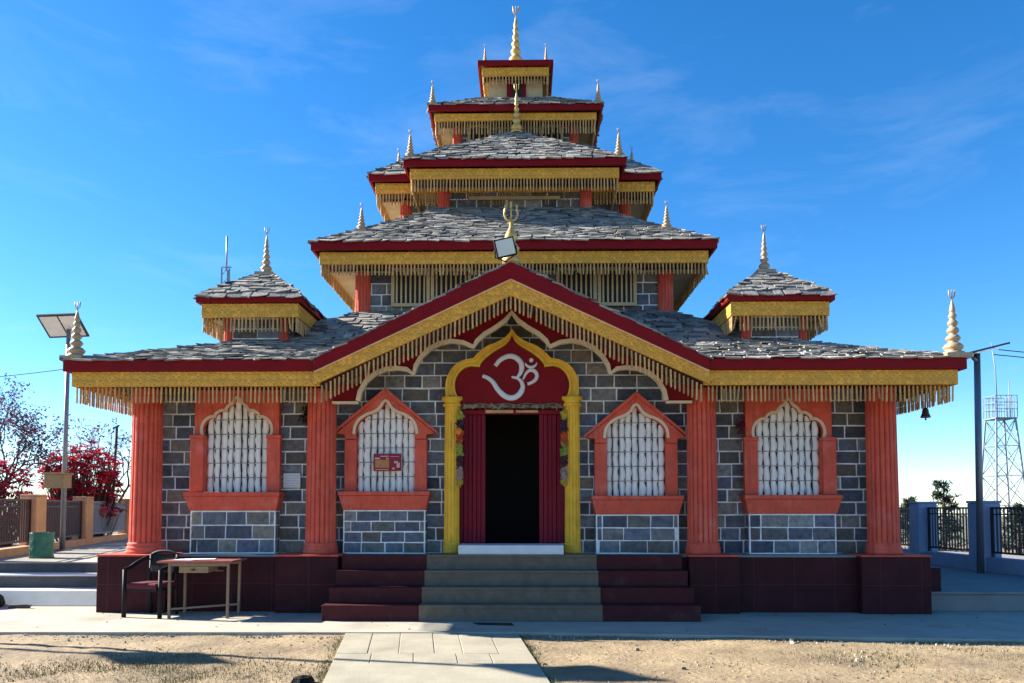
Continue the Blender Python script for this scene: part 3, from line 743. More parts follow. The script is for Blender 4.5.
ring(g, -EX+i_, EX-i_, Y0+i_, Y1-i_, th, EZ-.39, EZ-.172, 0, 'BLR'); g.build('gold_fascia', 'gold_paint', lower, bevel=.006)
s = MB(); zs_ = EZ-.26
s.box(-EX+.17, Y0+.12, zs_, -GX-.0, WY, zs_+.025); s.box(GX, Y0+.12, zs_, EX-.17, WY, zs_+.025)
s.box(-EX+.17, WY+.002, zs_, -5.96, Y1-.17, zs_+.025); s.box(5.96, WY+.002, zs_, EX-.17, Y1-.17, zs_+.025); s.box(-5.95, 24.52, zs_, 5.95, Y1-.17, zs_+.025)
s.build('soffit', 'soffit_shade', lower)
f = MB(); zb = EZ-.39; L = .24; q = i_+.035
fringe(f, (-EX+q, Y0+q, zb), (-GX-.05, Y0+q, zb), L); fringe(f, (GX+.05, Y0+q, zb), (EX-q, Y0+q, zb), L)
fringe(f, (-EX+q, Y0+q+.1, zb), (-EX+q, Y1-q, zb), L); fringe(f, (EX-q, Y0+q+.1, zb), (EX-q, Y1-q, zb), L)
fringe(f, (-EX+q, Y1-q, zb), (EX-q, Y1-q, zb), L, .09)
f.build('pendant_fringe', 'pendant_wood', lower)
for sx in (-1, 1):   # rails linking the pendants on the side eaves
    pass

gable = empty('gable', (0, 12.3, 0), temple)
GS = (GZ-EZ)/GX
def gl(x, d): return GZ-abs(x)*GS-d*math.sqrt(1+GS*GS)    # line parallel to the gable slope, d below it
GY = 11.62
m = MB()
X = GX+.02
m.prism([(-X, EZ-.002), (-X, EZ-.185), (0, gl(0, .222)), (X, EZ-.185), (X, EZ-.002), (0, GZ)], GY, GY+.06)
m.build('red_fascia', 'crimson_paint', gable, bevel=.008)
g = MB(); g.prism([(-X-.02, EZ-.172), (-X-.02, EZ-.388), (0, gl(0, .435)), (X+.02, EZ-.388), (X+.02, EZ-.172), (0, gl(0, .205))], GY+.066, GY+.12)
g.build('gold_fascia', 'gold_paint', gable, bevel=.006)
m = MB()  # thin dentil line under the red board
for sx in (-1, 1):
    a = Vector((0, GY+.045, gl(0, .228))); b = Vector((sx*X, GY+.045, EZ-.192)); m.bar(a, b, .03, .022)
m.build('rope_moulding', 'cream_paint', gable)
# slopes
m, bed = MB(), MB()
for sx in (-1, 1):
    e0 = (sx*(GX+.05), GY+.02, EZ-.02); e1 = (sx*(GX+.05), 12.6, EZ-.02); t0 = (0, GY+.02, GZ+.01); t1 = (0, 15.0, GZ+.01)
    if sx < 0: slates(m, bed, e1, e0, t1, t0, None, .135)
    else: slates(m, bed, e0, e1, t0, t1, None, .135)
m.build('slate_roof', 'slate', gable); bed.build('roof_bed', 'slate_bed', gable)
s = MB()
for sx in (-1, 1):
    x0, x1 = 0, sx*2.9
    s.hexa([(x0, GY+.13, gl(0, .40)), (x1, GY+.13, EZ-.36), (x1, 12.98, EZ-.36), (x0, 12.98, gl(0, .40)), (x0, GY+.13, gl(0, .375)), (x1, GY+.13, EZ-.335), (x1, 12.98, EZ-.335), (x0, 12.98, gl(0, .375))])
s.build('soffit', 'soffit_shade', gable)
f = MB(); n = 45
for sx in (-1, 1):
    for k in range(n):
        if sx == 1 and k == 0: continue
        x = sx*(k+.0)*2.86/n; rod(f, x, GY+.10, gl(x, .40)+.02, .265, .0155, (jit(.006), 0))
f.build('pendant_fringe', 'pendant_wood', gable)
# cusped arch board between the inner columns
half = [(-2.40, 3.27), (-2.37, 3.42), (-2.28, 3.58), (-2.14, 3.70), (-1.98, 3.765), (-1.80, 3.785), (-1.64, 3.765), (-1.535, 3.69), (-1.50, 3.82), (-1.42, 3.96), (-1.28, 4.095), (-1.12, 4.175), (-.95, 4.21), (-.76, 4.185), (-.60, 4.115), (-.54, 4.21), (-.42, 4.32), (-.25, 4.42), (-.10, 4.53), (0, 4.66)]
scal = half+[(-x, z) for x, z in half[-2::-1]]
def up_line(L, d): return offset_line(L, d)
m = MB(); n = len(scal)
for i in range(n-1):   # tan backing up to the soffit
    (x0, z0), (x1, z1) = scal[i], scal[i+1]
    if x1-x0 < .004: continue
    m.prism([(x0, z0+.05), (x1, z1+.05), (x1, max(gl(x1, .42), z1+.06)), (x0, max(gl(x0, .42), z0+.06))], 12.46, 12.50)
m.box(-2.82, 12.46, 3.27, -2.402, 12.50, 3.68); m.box(2.402, 12.46, 3.27, 2.82, 12.50, 3.68)
m.build('arch_backing', 'tan_board', gable)
m = MB()
for i in range(n-1):
    (x0, z0), (x1, z1) = scal[i], scal[i+1]
    m.prism([(x0, z0), (x1, z1), (x1, min(z1+.25, gl(x1, .30))), (x0, min(z0+.25, gl(x0, .30)))], 12.40, 12.455)
m.box(-2.80, 12.40, 3.25, -2.402, 12.455, 3.54); m.box(2.402, 12.40, 3.25, 2.80, 12.455, 3.54)
m.build('arch_board', 'crimson_paint', gable)
m = MB(); SI = offset_line(scal, -.03); SO = offset_line(scal, .035)
for i in range(n-1): m.prism([SI[i], SI[i+1], SO[i+1], SO[i]], 12.365, 12.46)
m.box(-2.80, 12.365, 3.225, -2.40, 12.46, 3.262); m.box(2.40, 12.365, 3.225, 2.80, 12.46, 3.262)
m.build('arch_edging', 'cream_paint', gable)
# trident finial on the gable
t = MB(); x, y, z = 0, 11.78, 5.27
t.lathe([(.13, z-.03), (.13, z+.05), (.075, z+.09), (.115, z+.15), (.13, z+.21), (.09, z+.27), (.06, z+.30), (.10, z+.36), (.085, z+.42), (.03, z+.52), (.012, z+.72)], x, y, 14)
tz = z+.60
t.tube([(x, y, tz), (x, y, tz+.24)], [.018, .014], 6)
t.tube(catmull([(x-.085, y, tz+.22), (x-.10, y, tz+.13), (x-.065, y, tz+.05), (x, y, tz+.03), (x+.065, y, tz+.05), (x+.10, y, tz+.13), (x+.085, y, tz+.22)], 4), .017, 6)
t.box(x-.016, y-.008, tz+.22, x+.016, y+.008, tz+.32); t.box(x-.103, y-.008, tz+.20, x-.07, y+.008, tz+.27); t.box(x+.07, y-.008, tz+.20, x+.103, y+.008, tz+.27)
t.build('trident_finial', 'gold_metal', gable)

for sx, H in ((-1, .86), (1, .98)):
    finial(lower, sx*6.56, 11.86, 3.86, H, 1.05)

# --- corner turrets
tur = empty('turret', (-4.36, 13.85, 4.4), temple)
def turret():
    cx, cy, h = -4.36, 13.87, .88
    m = MB(); m.box(cx-.5, cy-.5, 4.1, cx+.5, cy+.5, 4.86); m.build('mortar', 'mortar', tur)
    m = MB()
    for org, u, nn in (((cx-.5, cy-.5, 4.3), (1,0,0), (0,-1,0)), ((cx+.5, cy-.5, 4.3), (0,1,0), (1,0,0)), ((cx-.5, cy+.5, 4.3), (0,-1,0), (-1,0,0))):
        stones(m, org, u, nn, 1.0, .5, course=.17)
    m.build('stonework', 'stone', tur)
    for sx in (-1, 1):
        for sy in (-1, 1):
            column(tur, cx+sx*.47, cy+sy*.47, 4.15, 4.84, .085, .08, flutes=10, name='turret_column', base=False)
    eave(tur, cx-h, cx+h, cy-h, cy+h, 5.09, .095, .235, .07, .24, sp=.064, r=.0155)
    hip_roof(tur, (cx-h, cx+h, cy-h, cy+h, 5.09), (cx-.11, cx+.11, cy-.11, cy+.11, 5.69), lambda v: v**.88, .11)
    finial(tur, cx, cy, 5.72, .84, .85)
turret()
copy_tree(tur, temple, (8.76, 0, -.0))

# --- upper tiers
def tier(e, red, gold, inset, L, top, wallr, zw0, cols, sp=.064, prof=None, row=.115, col_r=.16, win=None, nm='upper_tier'):
    """e eave rect (x0,x1,y0,y1,z); top = top rect of its roof; wallr = wall rect; cols = column centres on the front."""
    T = empty(nm, (0, 12.3, 0), temple)
    x0, x1, y0, y1, z = e; a0, a1, b0, b1 = wallr; zt = z-red-gold+.028
    m = MB(); m.box(a0, b0, zw0-.6, a1, b1, zt); m.build('mortar', 'mortar', T)
    m = MB()
    stones(m, (a0, b0, zw0-.25), (1,0,0), (0,-1,0), a1-a0, zt-zw0+.25); stones(m, (a1, b0, zw0-.25), (0,1,0), (1,0,0), b1-b0, zt-zw0+.25)
    stones(m, (a0, b1, zw0-.25), (0,-1,0), (-1,0,0), b1-b0, zt-zw0+.25); m.build('stonework', 'stone', T)
    for cx, cy in cols: column(T, cx, cy, zw0-.35, zt, col_r, col_r*.95, flutes=14, name='tier_column', base=False)
    eave(T, *e, red, gold, inset, L, sp=sp, r=.0155, wall=b0-.01)
    hip_roof(T, e, top, prof, row)
    return T
# tier 2
T2 = tier((-3.62, 3.62, 14.0, 22.8, 6.36), .16, .22, .13, .20, (-1.55, 1.55, 16.32, 21.0, 7.84), (-2.80, 2.80, 14.75, 22.3), 5.20,
          [(-2.82, 14.74), (2.82, 14.74), (-2.82, 22.2), (2.82, 22.2)], prof=lambda v: v*.93+.07*v*v, col_r=.15)
def slat_window(T, x0, x1, y, z0, z1, n, name='window'):
    m = MB(); m.box(x0, y-.02, z0, x1, y+.02, z1, 1); f = .06
    m.box(x0-f, y-.05, z0-f, x1+f, y-.022, z0); m.box(x0-f, y-.05, z1, x1+f, y-.022, z1+f); m.box(x0-f, y-.05, z0+.001, x0, y-.022, z1-.001); m.box(x1, y-.05, z0+.001, x1+f, y-.022, z1-.001)
    for k in range(n):
        x = x0+(x1-x0)*(k+.5)/n; m.box(x-.016, y-.04, z0+.001, x+.016, y-.021, z1-.001, 2)
    m.build(name, ['soffit_wood', 'unlit_dark', 'soffit_wood'], T)
for a, b in ((-2.22, -1.62), (-1.48, -.85), (.85, 1.48), (1.62, 2.22)): slat_window(T2, a, b, 14.70, 5.40, 6.0, 7)
for sx in (-1, 1): finial(T2, sx*2.86, 14.74, 6.80, .54, 1.25, base=True)
# tier 3: body and the front porch
T3 = tier((-3.04, 3.04, 16.25, 21.4, 8.54), .15, .21, .12, .26, (-1.42, 1.42, 17.72, 20.6, 9.85), (-2.32, 2.32, 16.98, 20.9), 7.75,
          [(-2.36, 16.96), (2.36, 16.96)], col_r=.13, row=.13)
T3f = tier((-2.22, 2.22, 15.6, 17.4, 8.565), .15, .21, .12, .25, (-.12, .12, 17.1, 17.4, 9.80), (-1.48, 1.48, 16.40, 17.2), 7.72,
           [(-1.48, 16.38), (1.48, 16.38)], col_r=.13, row=.125, nm='upper_tier')
m = MB(); m.box(-.95, 16.35, 8.02, .95, 16.375, 8.09); m.build('sill_board', 'soffit_wood', T3f)
for sx in (-1, 1):
    finial(T3f, sx*2.10, 15.76, 8.64, .60, 1.2); finial(T3, sx*2.52, 16.95, 8.86, .54, 1.2)
finial(T3f, .03, 17.15, 9.80, 1.12, .8, 'gold_metal', base=False)
# tier 4
T4 = tier((-1.92, 1.92, 17.2, 20.9, 10.50), .14, .17, .12, .30, (-.62, .62, 17.98, 19.6, 11.06), (-1.30, 1.30, 17.76, 20.3), 9.80,
          [(-1.32, 17.74), (1.32, 17.74)], col_r=.11, row=.12)
for a, b in ((-1.02, -.62), (.62, 1.02)): slat_window(T4, a, b, 17.72, 9.92, 10.2, 3)
for sx in (-1, 1): finial(T4, sx*1.84, 17.32, 10.55, .56, 1.1)
# tier 5: small lantern box
T5 = empty('lantern_tier', (0, 12.3, 0), temple)
m = MB(); m.box(-.62, 18.0, 10.7, .62, 19.2, 11.50); m.build('panelled_wall', 'soffit_wood', T5)
m = MB(); m.box(-.10, 17.97, 10.9, .16, 17.998, 11.46, 0); m.box(-.20, 17.965, 10.9, -.102, 17.999, 11.46, 1); m.box(.162, 17.965, 10.9, .24, 17.999, 11.46, 1)
m.build('shrine_dark_panel', ['unlit_dark', 'crimson_paint'], T5)  # dark panel on the solid wall paints an unlit opening
e5 = (-.865, .865, 17.70, 19.43, 11.785); eave(T5, *e5, .115, .20, .10, .18, sp=.07, r=.016)
m = MB()
x0, x1, y0, y1, z = e5; c = (0, 18.56, 12.18)
for a, b in (((x0, y0), (x1, y0)), ((x1, y0), (x1, y1)), ((x1, y1), (x0, y1)), ((x0, y1), (x0, y0))):
    m.face([(a[0], a[1], z+.003), (b[0], b[1], z+.003), c])
m.build('cap_roof', 'gold_paint', T5)
finial(T5, -.0, 18.56, 12.08, 1.52, .80, 'gold_metal', base=False)
for sx in (-1, 1): finial(T5, sx*.70, 17.86, 11.80, .46, .9)

# ================================================================== things around the temple
# --- floodlight on the gable peak
fl = empty('floodlight', (-.08, 11.50, 5.24)); tag(fl, 'square grey floodlight tilted on the gable peak below the trident', 'floodlight')
def tilt_box(mb, c, ux, uz, uy, w_, h_, d_, mi=0):
    c, ux, uz, uy = Vector(c), Vector(ux), Vector(uz), Vector(uy)
    mb.hexa([tuple(c+ux*(a*w_/2)+uy*(b*d_/2)+uz*(e*h_/2)) for e in (-1, 1) for a, b in ((-1, -1), (1, -1), (1, 1), (-1, 1))], mi)
rx = Vector((cos(R(15)), .12, sin(R(15)))).normalized(); rz = Vector((-sin(R(15)), -.22, cos(R(15)))); rz = (rz-rx*rz.dot(rx)).normalized(); ry = rz.cross(rx)
cF = Vector((-.08, 11.46, 5.385))
m = MB(); tilt_box(m, cF, rx, rz, ry, .30, .27, .06); m.build('housing', 'dark_plastic', fl, bevel=.01)
m = MB(); tilt_box(m, cF-ry*.034, rx, rz, ry, .255, .225, .008); m.build('lens', 'glass_pane', fl)
m = MB(); m.tube([cF-rx*.16, cF-rx*.165+ry*.05-rz*.1, Vector((-.08, 11.60, 5.22)), cF+rx*.165+ry*.05-rz*.1, cF+rx*.16], .011, 6); m.build('bracket', 'dark_plastic', fl)

# --- bell under the right eave
bl = empty('bell', (6.42, 12.45, 3.0)); tag(bl, 'small bronze bell hanging under the right end of the lower eave', 'bell')
m = MB(); m.lathe([(.075, 3.0), (.07, 3.02), (.05, 3.07), (.045, 3.12), (.025, 3.15), (.006, 3.16)], 6.42, 12.45, 14); m.build('bell_body', 'bronze', bl)
m = MB(); m.tube([(6.42, 12.45, 3.155), (6.42, 12.45, 3.45)], .006, 5); m.tube([(6.42, 12.45, 3.03), (6.42, 12.45, 2.96)], [.006, .014], 6); m.build('clapper_cord', 'black_iron', bl)

# --- banner on the second window, plaque, wall flower
bn = MB(); bn.box(-2.235, 12.835, 2.195, -1.785, 12.85, 2.475, 0)
for x0, z0, x1, z1, mi in ((-2.21, 2.385, -2.13, 2.41, 1), (-2.205, 2.25, -1.98, 2.375, 2), (-2.12, 2.425, -1.99, 2.44, 1), (-1.97, 2.425, -1.82, 2.432, 1), (-1.90, 2.32, -1.84, 2.355, 1), (-1.86, 2.25, -1.81, 2.33, 1), (-1.93, 2.22, -1.89, 2.25, 1), (-2.2, 2.215, -1.99, 2.225, 1), (-2.03, 2.385, -1.99, 2.405, 1)):
    bn.box(x0, 12.829, z0, x1, 12.834, z1, mi)
bo = bn.build('banner', ['banner_red', 'banner_print', 'banner_gold']); tag(bo, 'small maroon printed banner tied across a window lattice', 'banner')
pl = empty('notice_plaque', (-3.585, 12.95, 1.92)); tag(pl, 'small white square notice plaque on stones beside a red column', 'plaque')
m = MB(); m.box(-3.725, 12.945, 1.93, -3.445, 12.968, 2.165); m.build('board', 'plaque_white', pl, bevel=.006)
m = MB()
for k in range(5): m.box(-3.69+jit(.015), 12.941, 2.12-.04*k, -3.48+jit(.02), 12.944, 2.128-.04*k)
m.build('faint_lettering', 'faint_ink', pl)
fw_ = empty('flower_bunch', (3.70, 12.95, 2.85)); tag(fw_, 'dried pink flower bunch hung on stones beside a red column', 'flowers')
m = MB()
for k in range(70):
    a, q = rnd.uniform(0, 2*pi), min(.11, abs(rnd.gauss(0, .06))); c = Vector((3.70+q*cos(a), 12.93-rnd.random()*.07, 2.94+q*sin(a)*1.3)); d = Vector((jit(1), jit(1), jit(1))).normalized()*.045; e = d.cross(Vector((jit(1), jit(1), jit(1)))).normalized()*.02
    t = rnd.choice([(.30, .03, .08), (.22, .02, .06), (.36, .06, .12), (.14, .05, .03)]); m.face([c-d, c+e, c+d, c-e], 0, t)
m.build('petals', 'leaf', fw_)
m = MB(); m.tube([(3.70, 12.955, 3.10), (3.705, 12.94, 2.95), (3.69, 12.94, 2.80)], .008, 5); m.build('stalk', 'bark', fw_)
fw2 = empty('flower_sprig', (-3.36, 12.75, 3.05)); tag(fw2, 'withered dark sprig tucked behind a red column below the pendants', 'sprig')
m = MB()
for k in range(60):
    a, q = rnd.uniform(0, 2*pi), min(.12, abs(rnd.gauss(0, .07))); c = Vector((-3.36+q*cos(a)*.8, 12.93-rnd.random()*.07, 3.08+q*sin(a)*1.4)); d = Vector((jit(1), jit(1), jit(1))).normalized()*.05; e = d.cross(Vector((jit(1), jit(1), jit(1)))).normalized()*.02
    m.face([c-d, c+e, c+d, c-e], 0, rnd.choice([(.03, .02, .02), (.06, .04, .02), (.12, .09, .03)]))
m.build('leaves', 'leaf', fw2)
m = MB(); m.tube([(-3.36, 12.955, 3.3), (-3.355, 12.94, 3.1), (-3.37, 12.94, 2.92)], .008, 5); m.build('stalk', 'bark', fw2)

# --- garlands at the door
def garland(sx, label):
    g = empty('door_garland', (sx*.83, 12.72, 1.9)); tag(g, label, 'garland')
    m = MB(); m.tube([(sx*.83+.008*sin(k), 12.715, 3.22-.065*k) for k in range(21)], .008, 5); m.build('string', 'dry_cord' if 'dry_cord' in MATS else 'tan_board', g)
    m = MB(); z = 3.12; k = 0
    while z > 1.98:
        sec = ((3.2-z)/.19)
        t = [(.55, .48, .06), (.07, .03, .05), (.60, .10, .03), (.35, .40, .07), (.10, .03, .05), (.50, .34, .28)][int(sec) % 6]
        for j in range(7):
            a = rnd.uniform(0, 2*pi); q = rnd.uniform(.01, .055); c = Vector((sx*.83+q*cos(a), 12.70-abs(q*sin(a))*.7, z+jit(.02)))
            d = Vector((jit(1), jit(.5), jit(1))).normalized()*rnd.uniform(.025, .045); e = d.cross(Vector((jit(.4), -1, jit(.4)))).normalized()*.018
            tt = tuple(min(.8, q_*rnd.uniform(.7, 1.3)) for q_ in t); m.face([c-d, c+e, c+d, c-e], 0, tt)
        z -= .024
    m.build('petals', 'leaf', g)
    if sx > 0: return
    m = MB(); zz = 2.82
    m.lathe([(.008, zz-.06), (.04, zz-.045), (.058, zz), (.04, zz+.045), (.008, zz+.06)], sx*.845, 12.66, 12); m.build('flower_ball', 'marigold', g)
MATS['marigold'].node_tree.nodes['Principled BSDF']
garland(-1, 'flower garland hanging at the door jamb, an orange ball halfway up it')
garland(1, 'yellow and green flower garland without a ball hanging at the door jamb')
to = empty('lintel_garland', (0, 12.74, 3.18)); tag(to, 'dried leaf garland strung across the lintel under the white symbol', 'garland')
m = MB(); m.tube([(-.78+.078*k, 12.745, 3.262-.012*sin(k*1.3)) for k in range(21)], .007, 5); m.build('string', 'tan_board', to)
m = MB()
for k in range(52):
    x = -.76+1.52*(k+jit(.4))/51; zz = 3.225+jit(.012); d = Vector((jit(.5)+.5, jit(.2), jit(.6))).normalized()*rnd.uniform(.04, .065); e = Vector((0, 0, 1)).cross(d).cross(d).normalized()*.03
    c = Vector((x, 12.735+jit(.008), zz)); t = rnd.choice([(.24, .22, .13), (.32, .29, .2), (.16, .14, .08), (.38, .34, .25), (.12, .10, .06)]); m.idx([c-d, c+e-d*.2, c+d, c-e-d*.2], [(0, 1, 2, 3)], 0, t)
m.build('leaves', 'leaf', to)

# --- chair
def table():
    t = empty('table', (-4.62, 11.88, 0)); tag(t, 'worn table with pinkish top and thin tan legs before the plinth', 'table')
    m = MB(); m.hexa([(-5.14, 11.58, .80), (-4.03, 11.56, .81), (-4.03, 12.2, .81), (-5.14, 12.2, .80), (-5.14, 11.58, .828), (-4.03, 11.56, .838), (-4.03, 12.2, .838), (-5.14, 12.2, .828)]); m.build('tabletop', 'table_top', t, bevel=.006)
    for x, y in ((-4.97, 11.64), (-4.11, 11.64), (-4.95, 12.14), (-4.12, 12.14)):
        m = MB(); m.bar((x+jit(.01), y, 0), (x, y, .80), .036); m.build('leg', 'tan_steel', t)
    m = MB(); m.box(-4.95, 11.625, .755, -4.13, 11.65, .798); m.box(-4.93, 12.13, .755, -4.14, 12.15, .798)
    m.build('apron', 'tan_steel', t)
    m = MB(); m.bar((-4.96, 11.66, .13), (-4.13, 12.12, .15), .028); m.build('stretcher', 'tan_steel', t)
    m = MB(); m.box(-4.83, 11.66, .66, -4.42, 12.05, .752); m.box(-4.84, 11.648, .655, -4.41, 11.66, .750); m.build('drawer', 'wood_box', t, bevel=.005)
    m = MB(); m.box(-4.66, 11.625, .69, -4.60, 11.647, .705); m.build('drawer_handle', 'black_iron', t)
    m = MB(); m.tube([(-4.42, 11.90, .67), (-4.28, 11.9, .67), (-4.28, 11.9, .74)], .012, 6); m.build('drawer_runner', 'tan_steel', t)
    pp = empty('papers', (-4.7, 11.8, .832)); tag(pp, 'loose stack of white papers lying on the table', 'papers')
    for k in range(4):
        a = jit(.35); cx, cy = -4.80+.09*k, 11.82+jit(.06); w_, h_ = .15, .105; z = .832+.004*k
        m = MB(); P = [(cx+cos(a)*i*w_-sin(a)*j*h_, cy+sin(a)*i*w_+cos(a)*j*h_) for i, j in ((-1, -1), (1, -1), (1, 1), (-1, 1))]; m.extr(P, z, z+.010-.002*k); m.build('sheet', 'paper', pp)
table()
ch = empty('chair', (-5.33, 11.9, 0)); tag(ch, 'black armchair with maroon seat cushion standing beside the table', 'chair')
def chx(x, y, z, a=R(-12)):   # local to world: facing the camera, turned a little
    return (-5.33+x*cos(a)-y*sin(a), 11.90+x*sin(a)+y*cos(a), z)
for sx in (-1, 1):
    m = MB(); m.tube([chx(sx*.30, -.24, 0), chx(sx*.30, -.24, .70)], [.034, .03], 8); m.build('leg', 'dark_plastic', ch)
    m = MB(); m.tube([chx(sx*.22, .27, 0), chx(sx*.225, .22, .45), chx(sx*.225, .25, .90)], .024, 8); m.build('leg', 'dark_plastic', ch)
    m = MB(); m.tube(catmull([chx(sx*.30, -.26, .70), chx(sx*.307, -.12, .72), chx(sx*.307, .05, .79), chx(sx*.26, .22, .86)], 4), [.03]*13, 8); m.build('armrest', 'dark_plastic', ch)
m = MB(); q = [chx(x, y, z) for z in (.42, .50) for x, y in ((-.25, -.27), (.25, -.27), (.23, .22), (-.23, .22))]; m.hexa(q); m.build('seat', 'seat_cloth', ch, bevel=.02)
m = MB(); q = [chx(x, y, z) for z in (.38, .418) for x, y in ((-.25, -.25), (.25, -.25), (.23, .22), (-.23, .22))]; m.hexa(q); m.build('seat_frame', 'dark_plastic', ch)
m = MB()
q = [chx(x, y, z) for x, y, z in ((-.21, .20, .62), (.21, .20, .62), (.21, .235, .62), (-.21, .235, .62), (-.215, .24, .90), (.215, .24, .90), (.215, .275, .90), (-.215, .275, .90))]; m.hexa(q); m.build('backrest', 'dark_plastic', ch, bevel=.02)
m = MB(); m.tube(catmull([chx(-.225, .255, .89), chx(-.1, .26, .94), chx(.1, .26, .94), chx(.225, .255, .89)], 4), .022, 8); m.build('top_rail', 'dark_plastic', ch)

# --- mat, stick, stone
m = MB(); a = [(-.52, 11.20), (.02, 11.16), (.05, 10.98), (-.42, 11.05)]
m.extr(a, .002, .012)
for k in range(14):
    t = k/13; x0 = -.50+.92*t*.55; m.box(-.47+.036*k, 11.03+.01*(k % 2), .013, -.46+.036*k, 11.17, .018)
o = m.build('door_mat', 'rubber'); tag(o, 'dark ribbed rubber mat lying before the lowest step', 'mat')
m = MB(); m.prism([(-8.06, .003), (-7.72, .003), (-7.70, .05), (-7.76, .062), (-8.0, .05)], 12.74, 12.80); o = m.build('wood_offcut', 'bark'); tag(o, 'dark wooden offcut lying on the pale pavement before the ramp', 'wood')
m = MB(); m.lathe([(.30, -.01), (.34, .06), (.31, .16), (.22, .25), (.10, .29), (.02, .30)], -8.55, 12.80, 9, rf=lambda a: 1+.12*sin(a*2+1)+.08*sin(a*5), smooth=False); o = m.build('boulder', 'stone'); tag(o, 'dark rounded stone lying at the foot of the pale ramp', 'stone')

# --- green drum
bi = empty('waste_drum', (-8.9, 15.0, .66)); tag(bi, 'small scuffed green drum standing by the fence on the terrace', 'drum')
m = MB(); pr = [(.20, .66)]
for k in range(13):
    z = .67+.46*k/12; pr.append((.20+(.012 if k % 4 == 0 else 0), z))
pr += [(.205, 1.14), (.185, 1.14), (.18, .70)]
m.lathe(pr, -8.9, 15.0, 28); m.build('drum_body', 'green_drum', bi)
m = MB(); m.tube([(-9.11, 15.0, 1.02), (-9.13, 14.99, .92), (-9.11, 15.0, .82)], .012, 6); m.build('handle', 'galvanised', bi)

# --- fences
def fence(name, label, segs, pillars, zb, curb_h, curb_m, pil_m, pil_w, pil_h, cap, bar_ms, top_h, step=.12):
    f = empty(name, (pillars[0][0], pillars[0][1], zb)); tag(f, label, 'fence')
    for i, (x, y) in enumerate(pillars):
        m = MB(); w_ = pil_w/2; m.box(x-w_, y-w_, zb, x+w_, y+w_, zb+pil_h)
        m.box(x-w_-cap, y-w_-cap, zb+pil_h+.001, x+w_+cap, y+w_+cap, zb+pil_h+.05)
        m.build('pillar', pil_m, f, bevel=.015)
    for i, ((x0, y0), (x1, y1)) in enumerate(zip(pillars, pillars[1:])):
        a, b = Vector((x0, y0, 0)), Vector((x1, y1, 0)); d = (b-a).normalized(); a2 = a+d*(pil_w/2+.01); b2 = b-d*(pil_w/2+.01)
        m = MB(); m.bar((a2.x, a2.y, zb+curb_h/2), (b2.x, b2.y, zb+curb_h/2), .24, curb_h); m.build('curb', curb_m, f, bevel=.01)
        bm_ = bar_ms[min(i, len(bar_ms)-1)]
        m = MB(); n = int((b2-a2).length/step); z0, z1 = zb+curb_h+.10, zb+top_h
        for zz in (z0, z1): m.bar((a2.x, a2.y, zz), (b2.x, b2.y, zz), .045, .04)
        m.bar((a2.x, a2.y, z1-.13), (b2.x, b2.y, z1-.13), .03, .025)
        for k in range(n+1):
            q = a2.lerp(b2, (k+.5)/(n+1)); m.bar((q.x, q.y, z0), (q.x, q.y, z1), .024)
        for q in (a2.lerp(b2, .01), b2.lerp(a2, .01)): m.bar((q.x, q.y, zb+curb_h), (q.x, q.y, z1), .05)
        m.build('grille', bm_, f)
    return f
fence('boundary_fence', 'maroon railing on tan pillars and curb along the terrace by the red shrub', None,
      [(-9.55, 14.1), (-10.17, 16.75), (-11.08, 20.3), (-12.1, 24.6), (-13.1, 28.8)], .66 if False else .66, .16, 'tan_plaster', 'tan_plaster', .36, 1.18, .0, ['rail_maroon', 'rail_maroon', 'rail_grey'], 1.10)
fence('boundary_fence', 'dark railing between pale blue pillars along the shaded side terrace', None,
      [(9.45, 21.6), (9.57, 19.0), (9.71, 16.75), (9.95, 14.4)], .30, .30, 'blue_plaster', 'blue_plaster', .44, 1.40, .02, ['rail_dark'], 1.30, .11)

# --- lamp posts
def solar_lamp(x, y, z0, H, label, group=None, wd=1.05, boxz=None):
    L = empty('solar_lamp', (x, y, z0)); tag(L, label, 'street lamp', group)
    m = MB(); m.tube([(x, y, z0), (x, y, z0+H*.5), (x, y, z0+H)], [.06, .05, .045], 10); m.box(x-.14, y-.14, z0, x+.14, y+.14, z0+.03); m.build('pole', 'galvanised', L)
    ux = Vector((1, 0, -.0)); n = Vector((-.05, .60, .80)).normalized(); ux = (ux-n*ux.dot(n)).normalized(); uz = n.cross(ux)
    c = Vector((x+(-.14 if boxz else .02), y+.02, z0+H+.08))
    m = MB(); tilt_box(m, c, ux, uz, n, wd, .66, .035); m.build('panel_frame', 'rail_dark', L)
    m = MB(); tilt_box(m, c+n*.021, ux, uz, n, wd-.06, .60, .006); m.build('solar_cells', 'solar_cell', L)
    m = MB(); tilt_box(m, c-n*.020-ux*wd*.235, ux, uz, n, wd*.43, .56, .006); m.build('panel_back', 'white_paint', L)
    m = MB(); tilt_box(m, c-n*.020+ux*wd*.235, ux, uz, n, wd*.43, .56, .006); m.build('panel_back', 'white_paint', L)
    if boxz:
        m = MB(); m.box(x-.34, y-.2, boxz, x+.10, y+.12, boxz+.30); m.box(x-.37, y-.23, boxz+.302, x+.13, y+.15, boxz+.335); m.build('battery_box', 'wood_box', L, bevel=.01)
    else:
        m = MB(); m.tube([(x, y, z0+H-.5), (x+.5, y-.1, z0+H-.38)], .025, 6); m.box(x+.45, y-.2, z0+H-.42, x+.85, y-.02, z0+H-.35); m.build('lamp_arm', 'galvanised', L)
solar_lamp(-10.02, 17.6, .66, 4.95, 'grey solar lamp pole with wooden box standing behind the temple corner finial', None, .90, 2.04)
